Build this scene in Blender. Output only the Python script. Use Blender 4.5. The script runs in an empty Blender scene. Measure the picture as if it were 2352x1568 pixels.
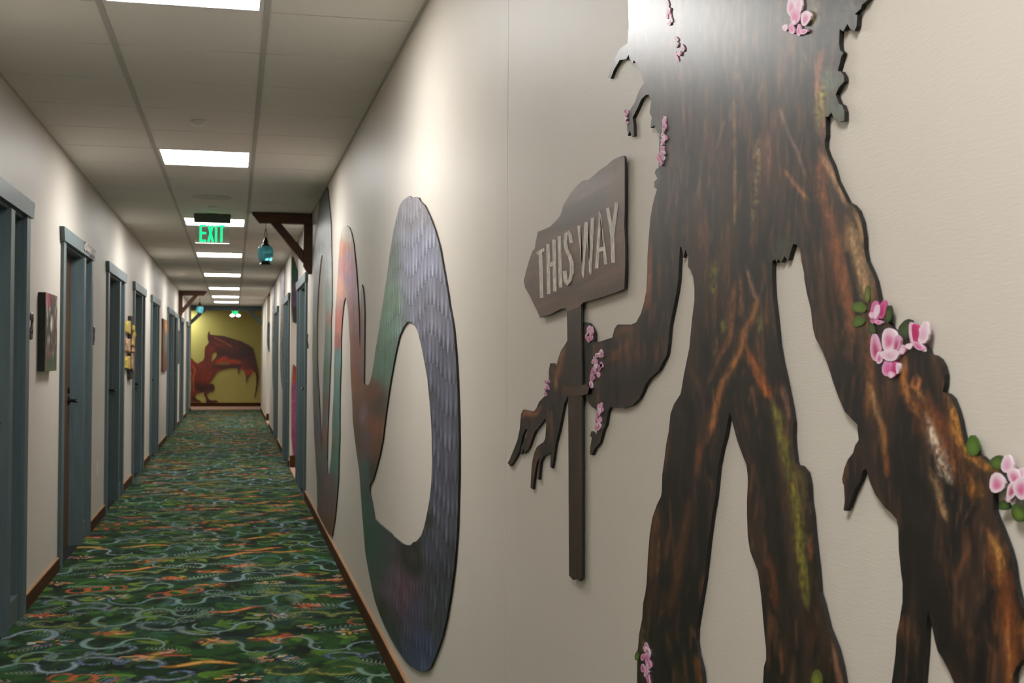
import bpy, bmesh, math, random
import numpy as np
from mathutils import Vector, Matrix
from mathutils.geometry import delaunay_2d_cdt
random.seed(7); rng = np.random.default_rng(7)
scene = bpy.context.scene
C = scene.collection

# ------------------------------------------------------------------ camera
F_PX, YAW, PITCH, ROLL = 2847.97, 0.220275, 0.0144, 0.006666
CAM_Z = 1.329
XL, XR = -1.057, 0.667            # corridor walls
TL, TR = -0.491, 0.107            # ceiling runners
CEIL = 2.614
T_D = 0.6462                      # tile depth
Y_L0 = 4.688                      # far edge of the first light in view
_w = Vector((math.sin(YAW), math.cos(YAW), 0)); _r = Vector((math.cos(YAW), -math.sin(YAW), 0)); _u = Vector((0, 0, 1))
_w2 = _w * math.cos(PITCH) + _u * math.sin(PITCH); _u2 = _u * math.cos(PITCH) - _w * math.sin(PITCH)
R_AX = _r * math.cos(ROLL) + _u2 * math.sin(ROLL); U_AX = _u2 * math.cos(ROLL) - _r * math.sin(ROLL); W_AX = _w2
cd = bpy.data.cameras.new('camera'); cam = bpy.data.objects.new('camera', cd); C.objects.link(cam)
m = Matrix((R_AX, U_AX, -W_AX)).transposed().to_4x4(); m.translation = Vector((0, 0, CAM_Z)); cam.matrix_world = m
cd.sensor_width = 36; cd.lens = F_PX * 36 / 2352; cd.clip_start = .02; cd.clip_end = 100
cd.dof.use_dof = True; cd.dof.focus_distance = 2.3; cd.dof.aperture_fstop = 15
scene.camera = cam

# ------------------------------------------------------------------ world, exposure
LIGHT_POWER = 36.5
w = bpy.data.worlds.new('world'); scene.world = w; w.use_nodes = True
w.node_tree.nodes['Background'].inputs[0].default_value = (.9, .88, .85, 1)
w.node_tree.nodes['Background'].inputs[1].default_value = 0.02
vs = scene.view_settings; vs.view_transform = 'Standard'; vs.look = 'None'; vs.gamma = 1; vs.use_curve_mapping = False
vs.exposure = 0.0

# ------------------------------------------------------------------ helpers
def lin(c):
    c = np.asarray(c, float) / 255.0
    return np.where(c <= .04045, c / 12.92, ((c + .055) / 1.055) ** 2.4)
def pix(x, y, axis, val):
    """world point where the ray of a photo pixel meets the plane axis = val"""
    d = W_AX + R_AX * ((x - 1176) / F_PX) - U_AX * ((y - 784) / F_PX)
    o = val - (CAM_Z if axis == 2 else 0)
    q = d * (o / d[axis]); q.z += CAM_Z
    return q
def pix_many(P, axis, val):
    P = np.asarray(P, float)
    d = np.array(W_AX)[None] + np.array(R_AX)[None] * ((P[:, :1] - 1176) / F_PX) - np.array(U_AX)[None] * ((P[:, 1:] - 784) / F_PX)
    o = val - (CAM_Z if axis == 2 else 0)
    q = d * (o / d[:, axis])[:, None]; q[:, 2] += CAM_Z
    return q
def tag(o, label=None, cat=None, group=None, kind=None):
    if label: o['label'] = label
    if cat: o['category'] = cat
    if group: o['group'] = group
    if kind: o['kind'] = kind
    return o
def empty(name, loc=(0, 0, 0)):
    o = bpy.data.objects.new(name, None); C.objects.link(o); o.location = loc; o.empty_display_size = .1
    return o
def link(name, me, mat=None, parent=None, smooth=False):
    o = bpy.data.objects.new(name, me); C.objects.link(o)
    if mat is not None:
        for mm in (mat if isinstance(mat, (list, tuple)) else [mat]): me.materials.append(mm)
    if parent is not None:
        o.parent = parent
        o.matrix_parent_inverse = Matrix.Translation(-Vector(parent.location)) if parent.parent is None else Matrix.Identity(4)
        if parent.parent is not None:      # keep world coordinates for sub-parts
            o.matrix_parent_inverse = Matrix.Identity(4)
    if smooth:
        me.polygons.foreach_set('use_smooth', [True] * len(me.polygons))
    return o
def mesh(name, V, Fc):
    me = bpy.data.meshes.new(name); me.from_pydata([tuple(v) for v in V], [], [tuple(f) for f in Fc]); me.update(); return me
class MB:
    def __init__(s): s.V = []; s.F = []; s.M = []
    def add(s, V, Fc, mi=0):
        n = len(s.V); s.V += [tuple(v) for v in V]; s.F += [tuple(i + n for i in f) for f in Fc]; s.M += [mi] * len(Fc); return s
    def box(s, x0, x1, y0, y1, z0, z1, mi=0):
        x0, x1 = min(x0, x1), max(x0, x1); y0, y1 = min(y0, y1), max(y0, y1); z0, z1 = min(z0, z1), max(z0, z1)
        V = [(x, y, z) for z in (z0, z1) for y in (y0, y1) for x in (x0, x1)]
        return s.add(V, [(0, 2, 3, 1), (4, 5, 7, 6), (0, 1, 5, 4), (2, 6, 7, 3), (0, 4, 6, 2), (1, 3, 7, 5)], mi)
    def prism(s, pts, axis, a, b, mi=0):
        """2D polygon pts extruded along axis from a to b"""
        n = len(pts); V = []
        for t in (a, b):
            for (p, q) in pts: V.append((t, p, q) if axis == 0 else (p, t, q) if axis == 1 else (p, q, t))
        Fc = [tuple(range(n))[::-1], tuple(range(n, 2 * n))] + [(i, (i + 1) % n, n + (i + 1) % n, n + i) for i in range(n)]
        return s.add(V, Fc, mi)
    def tube(s, P, r, n=8, mi=0, closed=False, cap=True):
        P = [Vector(p) for p in P]; k = len(P); rr = r if isinstance(r, (list, tuple)) else [r] * k
        V = []
        for i, p in enumerate(P):
            a = P[(i + 1) % k] if (closed or i + 1 < k) else p; b = P[i - 1] if (closed or i > 0) else p
            d = (a - b).normalized(); up = Vector((0, 0, 1)) if abs(d.z) < .9 else Vector((1, 0, 0))
            e = d.cross(up).normalized(); f = e.cross(d).normalized()
            for j in range(n):
                t = 2 * math.pi * j / n; V.append(p + e * (rr[i] * math.cos(t)) + f * (rr[i] * math.sin(t)))
        Fc = []
        for i in range(k if closed else k - 1):
            for j in range(n):
                a = i * n + j; b = i * n + (j + 1) % n; c = ((i + 1) % k) * n + (j + 1) % n; d = ((i + 1) % k) * n + j; Fc.append((a, b, c, d))
        if cap and not closed: Fc += [tuple(range(n))[::-1], tuple(range((k - 1) * n, k * n))]
        return s.add(V, Fc, mi)
    def lathe(s, prof, cx, cy, n=24, rib=0.0, nr=8, mi=0):
        V = []
        for (r, z) in prof:
            for j in range(n):
                t = 2 * math.pi * j / n; q = r * (1 + rib * math.cos(nr * t)); V.append((cx + q * math.cos(t), cy + q * math.sin(t), z))
        Fc = [(i * n + j, i * n + (j + 1) % n, (i + 1) * n + (j + 1) % n, (i + 1) * n + j) for i in range(len(prof) - 1) for j in range(n)]
        Fc += [tuple(range(n))[::-1], tuple(range((len(prof) - 1) * n, len(prof) * n))]
        return s.add(V, Fc, mi)
    def build(s, name, mat=None, parent=None, smooth=False, bevel=0):
        me = mesh(name, s.V, s.F)
        o = link(name, me, mat, parent, smooth)
        if len(set(s.M)) > 1: me.polygons.foreach_set('material_index', s.M)
        bm = bmesh.new(); bm.from_mesh(me); bmesh.ops.recalc_face_normals(bm, faces=bm.faces)
        if bevel:
            es = [e for e in bm.edges if len(e.link_faces) == 2 and e.calc_face_angle(0) > .6]
            bmesh.ops.bevel(bm, geom=es, offset=bevel, segments=1, affect='EDGES', clamp_overlap=True)
        bm.to_mesh(me); bm.free()
        return o
def copy_tree(o, parent=None, dy=0.0):
    c = o.copy(); C.objects.link(c)
    if c.parent is not parent: c.parent = parent; c.matrix_parent_inverse = o.matrix_parent_inverse.copy()
    for ch in [q for q in bpy.data.objects if q.parent == o]: copy_tree(ch, c)
    return c

# ------------------------------------------------------------------ materials
def mat(name, col, rough=.6, metal=0, nscale=0, namt=0, stretch=(1, 1, 1), bump=0, bscale=200, spec=.5, emit=None, estr=0, trans=0, ior=1.45, sheen=0, vcol=False, ngrain=0, gscale=60, gstretch=(1, 1, 1), coat=0, bstretch=(1, 1, 1)):
    M = bpy.data.materials.new(name); M.use_nodes = True; nt = M.node_tree; N = nt.nodes; L = nt.links; b = N['Principled BSDF']
    c4 = tuple(col) + (1,)
    b.inputs['Base Color'].default_value = c4; b.inputs['Roughness'].default_value = rough; b.inputs['Metallic'].default_value = metal
    b.inputs['Specular IOR Level'].default_value = spec; b.inputs['Transmission Weight'].default_value = trans; b.inputs['IOR'].default_value = ior
    b.inputs['Sheen Weight'].default_value = sheen; b.inputs['Coat Weight'].default_value = coat; b.inputs['Coat Roughness'].default_value = .3
    tc = N.new('ShaderNodeTexCoord')
    def noise(sc, st, det=4):
        mp = N.new('ShaderNodeMapping'); mp.inputs['Scale'].default_value = st; L.new(tc.outputs['Object'], mp.inputs[0])
        n = N.new('ShaderNodeTexNoise'); n.inputs['Scale'].default_value = sc; n.inputs['Detail'].default_value = det; L.new(mp.outputs[0], n.inputs['Vector']); return n
    src = None
    if vcol:
        a = N.new('ShaderNodeVertexColor'); a.layer_name = 'Col'; src = a.outputs[0]
    if nscale:
        n = noise(nscale, stretch); rp = N.new('ShaderNodeMapRange'); rp.inputs[3].default_value = 1 - namt; rp.inputs[4].default_value = 1 + namt
        rp.inputs[1].default_value = .25; rp.inputs[2].default_value = .75
        L.new(n.outputs['Fac'], rp.inputs[0]); mx = N.new('ShaderNodeMix'); mx.data_type = 'RGBA'; mx.blend_type = 'MULTIPLY'; mx.inputs[0].default_value = 1
        if src: L.new(src, mx.inputs[6])
        else: mx.inputs[6].default_value = c4
        L.new(rp.outputs[0], mx.inputs[7]); src = mx.outputs[2]
    if src: L.new(src, b.inputs['Base Color'])
    if bump:
        n = noise(bscale, bstretch, 3); bp = N.new('ShaderNodeBump'); bp.inputs['Strength'].default_value = bump; bp.inputs['Distance'].default_value = .002
        L.new(n.outputs['Fac'], bp.inputs['Height']); L.new(bp.outputs[0], b.inputs['Normal'])
    if emit:
        b.inputs['Emission Color'].default_value = tuple(emit) + (1,); b.inputs['Emission Strength'].default_value = estr
    return M
M = dict(
    wall=mat('wall_paint', (.600, .552, .488), .5, bump=.10, bscale=420, bstretch=(1, .16, 1), nscale=3, namt=.015),
    olive=mat('olive_paint', (.46, .42, .12), .6, bump=.2, bscale=200, nscale=2, namt=.03),
    tile=mat('ceiling_tile', (.78, .75, .70), .9, bump=.4, bscale=300, nscale=120, namt=.03),
    runner=mat('ceiling_runner', (.50, .48, .45), .5),
    plenum=mat('plenum_dark', (.05, .047, .044), .9, nscale=5, namt=.1),
    white=mat('white_enamel', (.8, .79, .77), .4, nscale=5, namt=.02),
    panel=mat('light_diffuser', (.9, .9, .88), .5, emit=(1, .985, .955), estr=LIGHT_POWER),
    teal=mat('teal_painted_wood', (.088, .128, .136), .42, nscale=6, namt=.12, stretch=(6, 6, .6), bump=.15, bscale=80),
    door=mat('brown_door', (.105, .052, .022), .4, nscale=5, namt=.3, stretch=(8, 8, .5)),
    base=mat('baseboard_wood', (.060, .026, .008), .8, spec=.12, nscale=4, namt=.25, stretch=(8, .7, 8)),
    cap=mat('baseboard_edge', (.34, .19, .10), .8, spec=.15, nscale=4, namt=.15, stretch=(8, .7, 8)),
    timber=mat('bracket_timber', (.075, .028, .010), .55, nscale=5, namt=.3, stretch=(1, 9, 9)),
    black=mat('black_metal', (.012, .011, .011), .35, metal=.6, nscale=30, namt=.1),
    bronze=mat('bronze_metal', (.035, .028, .022), .3, metal=.8, nscale=30, namt=.15),
    pewter=mat('pewter', (.10, .095, .10), .35, metal=.7, nscale=40, namt=.3),
    edge=mat('board_edge', (.012, .010, .009), .6, nscale=40, namt=.2),
    outlet=mat('outlet_plastic', (.66, .62, .55), .4, nscale=5, namt=.02),
    glass=mat('clear_acrylic', (.75, .85, .78), .08, trans=.95, ior=1.2, nscale=2, namt=.01),
    pane=mat('sidelight_glass', (.10, .13, .13), .1, trans=.4, nscale=3, namt=.05),
    lantern=mat('teal_ribbed_glass', (.16, .66, .76), .06, trans=.45, ior=1.35, nscale=8, namt=.35, stretch=(6, 6, .8)),
    housing=mat('sign_housing', (.06, .07, .05), .4, metal=.3, nscale=20, namt=.1),
    green=mat('exit_green', (0, .6, .2), .5, emit=(.0, 1, .28), estr=1.6),
    lamp=mat('emergency_lamp', (.9, .9, .9), .5, emit=(1, .98, .95), estr=6),
    floor2=mat('terracotta_carpet', (.42, .22, .15), .9, nscale=60, namt=.35, sheen=.2),
    cutout=mat('printed_board', (.5, .5, .5), .36, vcol=True, nscale=150, namt=.16, stretch=(1, 1, .25), spec=.6, coat=.0, bump=.05, bscale=90),
    serp=mat('printed_serpent_board', (.5, .5, .5), .42, vcol=True, nscale=120, namt=.14, stretch=(1, 1, .2), spec=.5, bump=.05, bscale=90),
    petal=mat('printed_petal', (.5, .5, .5), .4, vcol=True, nscale=200, namt=.08),
    print=mat('canvas_print', (.5, .5, .5), .6, vcol=True, nscale=300, namt=.1),
    canvas=mat('canvas_side', (.012, .014, .012), .7, nscale=200, namt=.3),
    carpet=mat('patterned_carpet', (.5, .5, .5), .95, vcol=True, nscale=900, namt=.22, sheen=.04, bump=.5, bscale=900, spec=.08),
    letter=mat('chalky_lettering', (.56, .52, .46), .55, nscale=90, namt=.45, stretch=(1, 1, .6)),
    gold=mat('gilt_yellow', (.55, .40, .08), .4, nscale=30, namt=.4),
    tan=mat('carved_tan', (.50, .28, .16), .5, nscale=30, namt=.4),
    carved=mat('carved_oak', (.18, .085, .025), .5, nscale=14, namt=.5, stretch=(1, 1, .3)),
    scroll=mat('pale_scroll', (.66, .60, .56), .45, nscale=20, namt=.1),
    grille=mat('speaker_grille', (.60, .58, .54), .7, nscale=300, namt=.15),
)

# ------------------------------------------------------------------ noise + painting (colours of the prints)
def hsh(ix, iy, seed):
    n = (ix.astype(np.int64) * 374761393 + iy.astype(np.int64) * 668265263 + seed * 1274126177) & 0x7fffffff
    n = ((n ^ (n >> 13)) * 1274126177) & 0x7fffffff
    return ((n ^ (n >> 16)) & 0xffff) / 65535.0
def vnoise(x, y, seed=0):
    x = np.asarray(x, float); y = np.asarray(y, float)
    ix = np.floor(x); iy = np.floor(y); fx = x - ix; fy = y - iy; fx = fx * fx * (3 - 2 * fx); fy = fy * fy * (3 - 2 * fy)
    a = hsh(ix, iy, seed); b = hsh(ix + 1, iy, seed); c = hsh(ix, iy + 1, seed); d = hsh(ix + 1, iy + 1, seed)
    return (a + (b - a) * fx) * (1 - fy) + (c + (d - c) * fx) * fy
def fbm(x, y, seed=0, o=3):
    s = 0; a = .5; t = 0
    for i in range(o): s = s + a * vnoise(x * 2 ** i, y * 2 ** i, seed + i * 17); t += a; a *= .5
    return s / t
class Canvas:
    def __init__(s, x0, y0, x1, y1, dx, dy, col):
        s.x0, s.y0, s.dx, s.dy = x0, y0, dx, dy
        s.nx = int((x1 - x0) / dx) + 2; s.ny = int((y1 - y0) / dy) + 2
        s.A = np.empty((s.ny, s.nx, 3), np.float32); s.A[:] = col
    def patch(s, xa, ya, xb, yb):
        i0 = max(0, int((xa - s.x0) / s.dx)); i1 = min(s.nx, int((xb - s.x0) / s.dx) + 2); j0 = max(0, int((ya - s.y0) / s.dy)); j1 = min(s.ny, int((yb - s.y0) / s.dy) + 2)
        if i1 <= i0 or j1 <= j0: return None
        X, Y = np.meshgrid(s.x0 + np.arange(i0, i1) * s.dx, s.y0 + np.arange(j0, j1) * s.dy)
        return (slice(j0, j1), slice(i0, i1)), X, Y
    def stroke(s, pts, wd, col, a=1.0, soft=.5, w1=None, mott=0, msc=6.0, seed=1, taper=False, fiber=0):
        P = np.asarray(pts, float); k = len(P); w1 = wd if w1 is None else w1; mx = max(wd, w1) * 1.1 + 2 * max(s.dx, s.dy)
        r = s.patch(P[:, 0].min() - mx, P[:, 1].min() - mx, P[:, 0].max() + mx, P[:, 1].max() + mx)
        if r is None: return
        sl, X, Y = r; best = np.full(X.shape, 1e9); tt = np.zeros(X.shape); sg = np.zeros(X.shape)
        for i in range(k - 1):
            d = P[i + 1] - P[i]; l2 = d @ d + 1e-9
            t = np.clip(((X - P[i, 0]) * d[0] + (Y - P[i, 1]) * d[1]) / l2, 0, 1)
            q = np.hypot(X - P[i, 0] - t * d[0], Y - P[i, 1] - t * d[1]); mk = q < best
            best = np.where(mk, q, best); tt = np.where(mk, (i + t) / max(1, k - 1), tt)
            if fiber: sg = np.where(mk, np.sign((X - P[i, 0]) * d[1] - (Y - P[i, 1]) * d[0]), sg)
        W = (wd + (w1 - wd) * tt) / 2
        if taper: W = W * np.sqrt(np.clip(4 * tt * (1 - tt), .02, 1))
        al = np.clip((W * (1 + soft) - best) / (W * 2 * soft + 1e-6), 0, 1); al = al * al * (3 - 2 * al) * a
        if fiber:
            ln = np.hypot(*np.diff(P, axis=0).T).sum(); sd = best * sg; sl_ = tt * ln
            W2 = W * (.75 + .6 * (fbm(sl_ / 16, sg * 3 + 5, seed + 3, 2) - .3)); e = np.clip(np.minimum(sl_, ln - sl_) / (2.2 * W.mean() + 4), 0, 1)
            al = np.exp(-(best / (W2 * .85 * (.35 + .65 * e) + .4)) ** 2 * 1.0) * (.25 + .75 * e) * a
            al = al * np.clip(.35 + 1.9 * (fbm(sd / 3.0 + 40, sl_ / 22, seed + 9, 3) - .22), 0, 1.05)
        if mott: al = al * np.clip((fbm(X / msc, Y / (msc * 1.6), seed) - .5) * 4 * mott + (1 - mott * .5), 0, 1)
        s.A[sl] = s.A[sl] * (1 - al[..., None]) + np.asarray(col)[None, None] * al[..., None]
    def blob(s, cx, cy, rx, ry, col, a=1.0, soft=.3, ang=0, mott=0, msc=6.0, seed=1):
        R_ = max(rx, ry) * (1 + soft); r = s.patch(cx - R_, cy - R_, cx + R_, cy + R_)
        if r is None: return
        sl, X, Y = r; c, n = math.cos(ang), math.sin(ang); u = ((X - cx) * c + (Y - cy) * n) / rx; v = (-(X - cx) * n + (Y - cy) * c) / ry
        al = np.clip((1 + soft - np.hypot(u, v)) / (2 * soft), 0, 1) * a
        if mott: al = al * np.clip((fbm(X / msc, Y / msc, seed) - .5) * 5 * mott + (1 - mott * .5), 0, 1)
        s.A[sl] = s.A[sl] * (1 - al[..., None]) + np.asarray(col)[None, None] * al[..., None]
    def sample(s, P):
        fx = np.clip((P[:, 0] - s.x0) / s.dx, 0, s.nx - 1.001); fy = np.clip((P[:, 1] - s.y0) / s.dy, 0, s.ny - 1.001)
        i = fx.astype(int); j = fy.astype(int); u = (fx - i)[:, None]; v = (fy - j)[:, None]
        return (s.A[j, i] * (1 - u) + s.A[j, i + 1] * u) * (1 - v) + (s.A[j + 1, i] * (1 - u) + s.A[j + 1, i + 1] * u) * v
def set_cols(me, cols):
    at = me.color_attributes.new('Col', 'FLOAT_COLOR', 'POINT'); n = len(me.vertices)
    c = np.ones((n, 4), np.float32); c[:, :3] = np.clip(cols, 0, 1); at.data.foreach_set('color', c.ravel())

def resample(P, step, closed=True):
    out = []; n = len(P)
    for i in range(n if closed else n - 1):
        a = np.array(P[i], float); b = np.array(P[(i + 1) % n], float); k = max(1, int(np.hypot(*(b - a)) / step))
        for j in range(k): out.append(a + (b - a) * j / k)
    if not closed: out.append(np.array(P[-1], float))
    return np.array(out)
def smooth_poly(P, it=1):
    for _ in range(it):
        Q = []; n = len(P)
        for i in range(n):
            a = np.array(P[i], float); b = np.array(P[(i + 1) % n], float); Q += [a * .75 + b * .25, a * .25 + b * .75]
        P = Q
    return [tuple(q) for q in P]
def inside(P, loops):
    ins = np.zeros(len(P), bool); x, y = P[:, 0], P[:, 1]
    for Lp in loops:
        n = len(Lp)
        for i in range(n):
            x1, y1 = Lp[i]; x2, y2 = Lp[(i + 1) % n]
            if y1 == y2: continue
            c = (y1 > y) != (y2 > y)
            ins[c] ^= x[c] < (x2 - x1) * (y[c] - y1) / (y2 - y1) + x1
    return ins
def cutout(name, loops, to3, thick, paint, mats, parent=None, step=4.0, smooth=0, stepfn=None):
    """flat board cut to outline loops (plane coordinates); to3(P, depth) -> world"""
    loops = [np.array(smooth_poly(l, smooth) if smooth else l, float) for l in loops]
    B = []; E = []; rings = []
    for l in loops:
        q = resample(l, step * 1.2); n0 = len(B); rings.append((n0, len(q))); B += [tuple(v) for v in q]; E += [(n0 + i, n0 + (i + 1) % len(q)) for i in range(len(q))]
    allp = np.vstack(loops); lo = allp.min(0); hi = allp.max(0)
    gx = np.arange(lo[0] + step * .5, hi[0], step); gy = np.arange(lo[1] + step * .5, hi[1], step)
    G = np.stack(np.meshgrid(gx, gy), -1); G[1::2, :, 0] += step * .5; G = G.reshape(-1, 2)
    G = G[inside(G, loops)]
    if stepfn is not None: G = G[stepfn(G)]
    verts = [Vector(v) for v in B] + [Vector(v) for v in G]
    r = delaunay_2d_cdt(verts, E, [], 0, 1e-4)
    V2 = np.array([tuple(v) for v in r[0]]); Fc = np.array([f for f in r[2] if len(f) == 3])
    cen = V2[Fc].mean(1); Fc = Fc[inside(cen, loops)]
    used = np.unique(Fc); mp = -np.ones(len(V2), int); mp[used] = np.arange(len(used)); V2 = V2[used]; Fc = mp[Fc]
    # boundary edges
    ed = np.vstack([Fc[:, [0, 1]], Fc[:, [1, 2]], Fc[:, [2, 0]]]); key = np.sort(ed, 1); _, idx, cnt = np.unique(key[:, 0] * 10000000 + key[:, 1], return_index=True, return_counts=True)
    be = ed[idx[cnt == 1]]
    n = len(V2); Vf = to3(V2, thick); bv = np.unique(be); bm_ = -np.ones(n, int); bm_[bv] = n + np.arange(len(bv)) * 2
    e1 = to3(V2[bv], thick); e2 = to3(V2[bv], 0.0); side = np.empty((len(bv) * 2, 3)); side[0::2] = e1; side[1::2] = e2
    V3 = np.vstack([Vf, side]); quads = [(bm_[b], bm_[a], bm_[a] + 1, bm_[b] + 1) for a, b in be]
    # orientation of front faces: towards +thickness
    t0 = Vf[Fc[0]]; nrm = np.cross(t0[1] - t0[0], t0[2] - t0[0]); dirv = to3(V2[:1], 1.0)[0] - to3(V2[:1], 0.0)[0]
    if nrm @ dirv < 0: Fc = Fc[:, ::-1]; quads = [q[::-1] for q in quads]
    me = bpy.data.meshes.new(name); me.from_pydata(V3.tolist(), [], Fc.tolist() + [tuple(int(i) for i in q) for q in quads]); me.update()
    cols = np.zeros((len(V3), 3)); cols[:n] = paint(V2); set_cols(me, cols)
    o = link(name, me, mats, parent)
    mi = [0] * len(Fc) + [1] * len(quads); me.polygons.foreach_set('material_index', mi)
    return o
def on_right(P, d, base=.0015):
    q = pix_many(P, 0, XR - .005); q[:, 0] = XR - base - d; return q
def on_right_front(P, d): return on_right(P, d, .0070)      # hung in front of the tree's hand
def on_y(yw):
    def f(P, d):
        q = pix_many(P, 1, yw); q[:, 1] = yw - .0015 - d; return q
    return f

# ================================================================== THE SETTING
YN, YE = -4.0, 32.5               # near end of the corridor, end of the carpet
LEFT_DOORS = [5.16, 8.11, 10.92, 13.74, 16.60, 20.66, 22.52, 25.36, 28.80]
RIGHT_DOORS = [11.76, 15.50, 19.48]
UNIT = 1.66; D_TOP = 2.045
HALLS = [(13.60, 15.30, 3.2), (24.35, 26.75, 2.6)]     # side halls opening in the right wall: y0, y1, x end
# ---- walls
wl = MB(); y = YN
for d in LEFT_DOORS:
    wl.box(XL - .14, XL, y, d + .10, 0, CEIL + .02); wl.box(XL - .14, XL, d + .10, d + 1.56, D_TOP, CEIL + .02); y = d + 1.56
wl.box(XL - .14, XL, y, 31.95, 0, CEIL + .02)
tag(wl.build('wall_left', M['wall']), 'cream painted corridor wall with blue-grey doors and framed art', kind='structure')
SEAM = 3.043
wr = MB(); y = YN
cuts = [(SEAM - .0016, SEAM + .0016, 'seam')] + [(d + .10, d + 1.56, 'door') for d in RIGHT_DOORS] + [(a, b, 'hall') for a, b, _ in HALLS]
for a, b, k in sorted(cuts):
    wr.box(XR, XR + .14, y, a, 0, CEIL + .02)
    if k == 'seam': wr.box(XR + .004, XR + .14, a, b, 0, CEIL + .02)
    if k == 'door': wr.box(XR, XR + .14, a, b, D_TOP, CEIL + .02)
    y = b
wr.box(XR, XR + .14, y, 31.95, 0, CEIL + .02)
tag(wr.build('wall_right', M['wall']), 'cream painted corridor wall carrying the tree and serpent cutouts', kind='structure')
tag(MB().box(XL - .14, XR + .14, YN - .14, YN, 0, CEIL + .02).build('wall_back', M['wall']), 'cream wall closing the corridor', kind='structure')
tag(MB().box(-3.2, 3.2, 34.6, 34.74, 0, CEIL + .02).build('wall_end', M['olive']), 'olive green wall at the far end with a red dragon', kind='structure')
wc = MB().box(-3.2, XL - .14, 31.81, 31.95, 0, CEIL + .02).box(XR + .14, 3.2, 31.81, 31.95, 0, CEIL + .02).box(-3.34, -3.2, 31.8, 34.74, 0, CEIL + .02).box(3.2, 3.34, 31.8, 34.74, 0, CEIL + .02)
tag(wc.build('wall_cross_hall', M['wall']), 'cream walls of the cross hall', kind='structure')
for i, (a, b, xe) in enumerate(HALLS):
    h = MB().box(XR + .14, xe, b, b + .12, 0, CEIL + .02).box(xe, xe + .12, a - .12, b + .12, 0, CEIL + .02).box(XR + .14, xe, a - .12, a, 0, CEIL + .02)
    tag(h.build('wall_side_hall_%s' % ('first', 'second')[i], M['wall']), 'cream walls of a side hall', kind='structure')
    hb = MB().box(XR + .003, xe, b - .012, b, 0, .145)
    tag(hb.build('baseboard_side_hall_%s' % ('first', 'second')[i], M['cap'] if False else M['base']), 'brown baseboard on a side hall wall', kind='structure')
# ---- floors
fl2 = MB().box(-3.2, 3.2, YE, 34.6, -.05, 0)
tag(fl2.build('floor_cross_hall', M['floor2']), 'terracotta carpet of the cross hall', kind='structure')
fl3 = MB()
for a, b, xe in HALLS: fl3.box(XR + .002, xe, a, b, -.05, 0)
tag(fl3.build('floor_side_halls', M['floor2']), 'terracotta carpet of the side halls', kind='structure')
# ---- baseboards
def segs(doors, ends, halls=()):
    c = sorted([(d, d + UNIT) for d in doors] + [(a, b) for a, b, _ in halls]); y = ends[0]; out = []
    for a, b in c:
        if a > y + .01: out.append((y, a))
        y = b
    out.append((y, ends[1])); return out
for nm, xw, s, ds, hs in (('left', XL, 1, LEFT_DOORS, ()), ('right', XR, -1, RIGHT_DOORS, HALLS)):
    bb = MB()
    for a, b in segs(ds, (YN, 31.95), hs):
        bb.prism([(xw, 0), (xw + s * .013, 0), (xw + s * .013, .078), (xw + s * .009, .083), (xw, .085)], 1, a, b)
    bo = tag(bb.build('baseboard_%s' % nm, M['base']), 'brown wooden baseboard along the %s wall' % ('doors' if s > 0 else 'serpent'), kind='structure')
    cp = MB()
    for a, b in segs(ds, (YN, 31.95), hs): cp.box(xw, xw + s * .0135, a, b, .0795, .0865)
    cp.build('baseboard_cap', M['cap'], bo)
tag(MB().box(-3.2, 3.2, 34.588, 34.6, 0, .10).build('baseboard_end', M['base']), 'brown baseboard under the red dragon', kind='structure')
# ---- ceiling with tiles
ce = MB().box(XL - .14, XR + .14, YN - .14, 31.95, CEIL + .02, CEIL + .08, 0).box(-3.34, 3.34, 31.95, 34.74, CEIL, CEIL + .08, 1)
for a, b, xe in HALLS: ce.box(XR + .14, xe, a, b, CEIL, CEIL + .08, 1)
ceiling = tag(ce.build('ceiling', [M['plenum'], M['tile']]), 'grid ceiling of pale acoustic tiles', kind='structure')
LIGHT_ROWS = [-12, -6, 0, 6, 12, 18, 24, 30, 35, 39]
GAPR = .0045
def tile_mesh(x0, x1):
    b = MB().box(x0 + .002, x1 - .002, GAPR, T_D - GAPR, CEIL, CEIL + .018); return b
proto_tiles = {}
cols_x = [('l', XL, TL), ('m', TL, TR), ('r', TR, XR)]
for k in range(-13, 43):
    y0 = Y_L0 + (k - 1) * T_D
    if y0 < YN - .01 or y0 + T_D > 31.95: continue
    for c, x0, x1 in cols_x:
        if c == 'm' and k in LIGHT_ROWS: continue
        if c not in proto_tiles:
            o = tile_mesh(x0, x1).build('ceiling_tile', M['tile'], ceiling); proto_tiles[c] = o
        else:
            o = proto_tiles[c].copy(); C.objects.link(o)
        o.location = (0, y0, 0)
for x in (TL, TR):
    MB().box(x - .0115, x + .0115, YN, 31.95, CEIL - .003, CEIL + .02).build('ceiling_runner', M['runner'], ceiling)
for x, s in ((XL, 1), (XR, -1)):
    MB().box(x, x + s * .012, YN, 31.95, CEIL - .004, CEIL + .02).build('wall_angle', M['runner'], ceiling)
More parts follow.
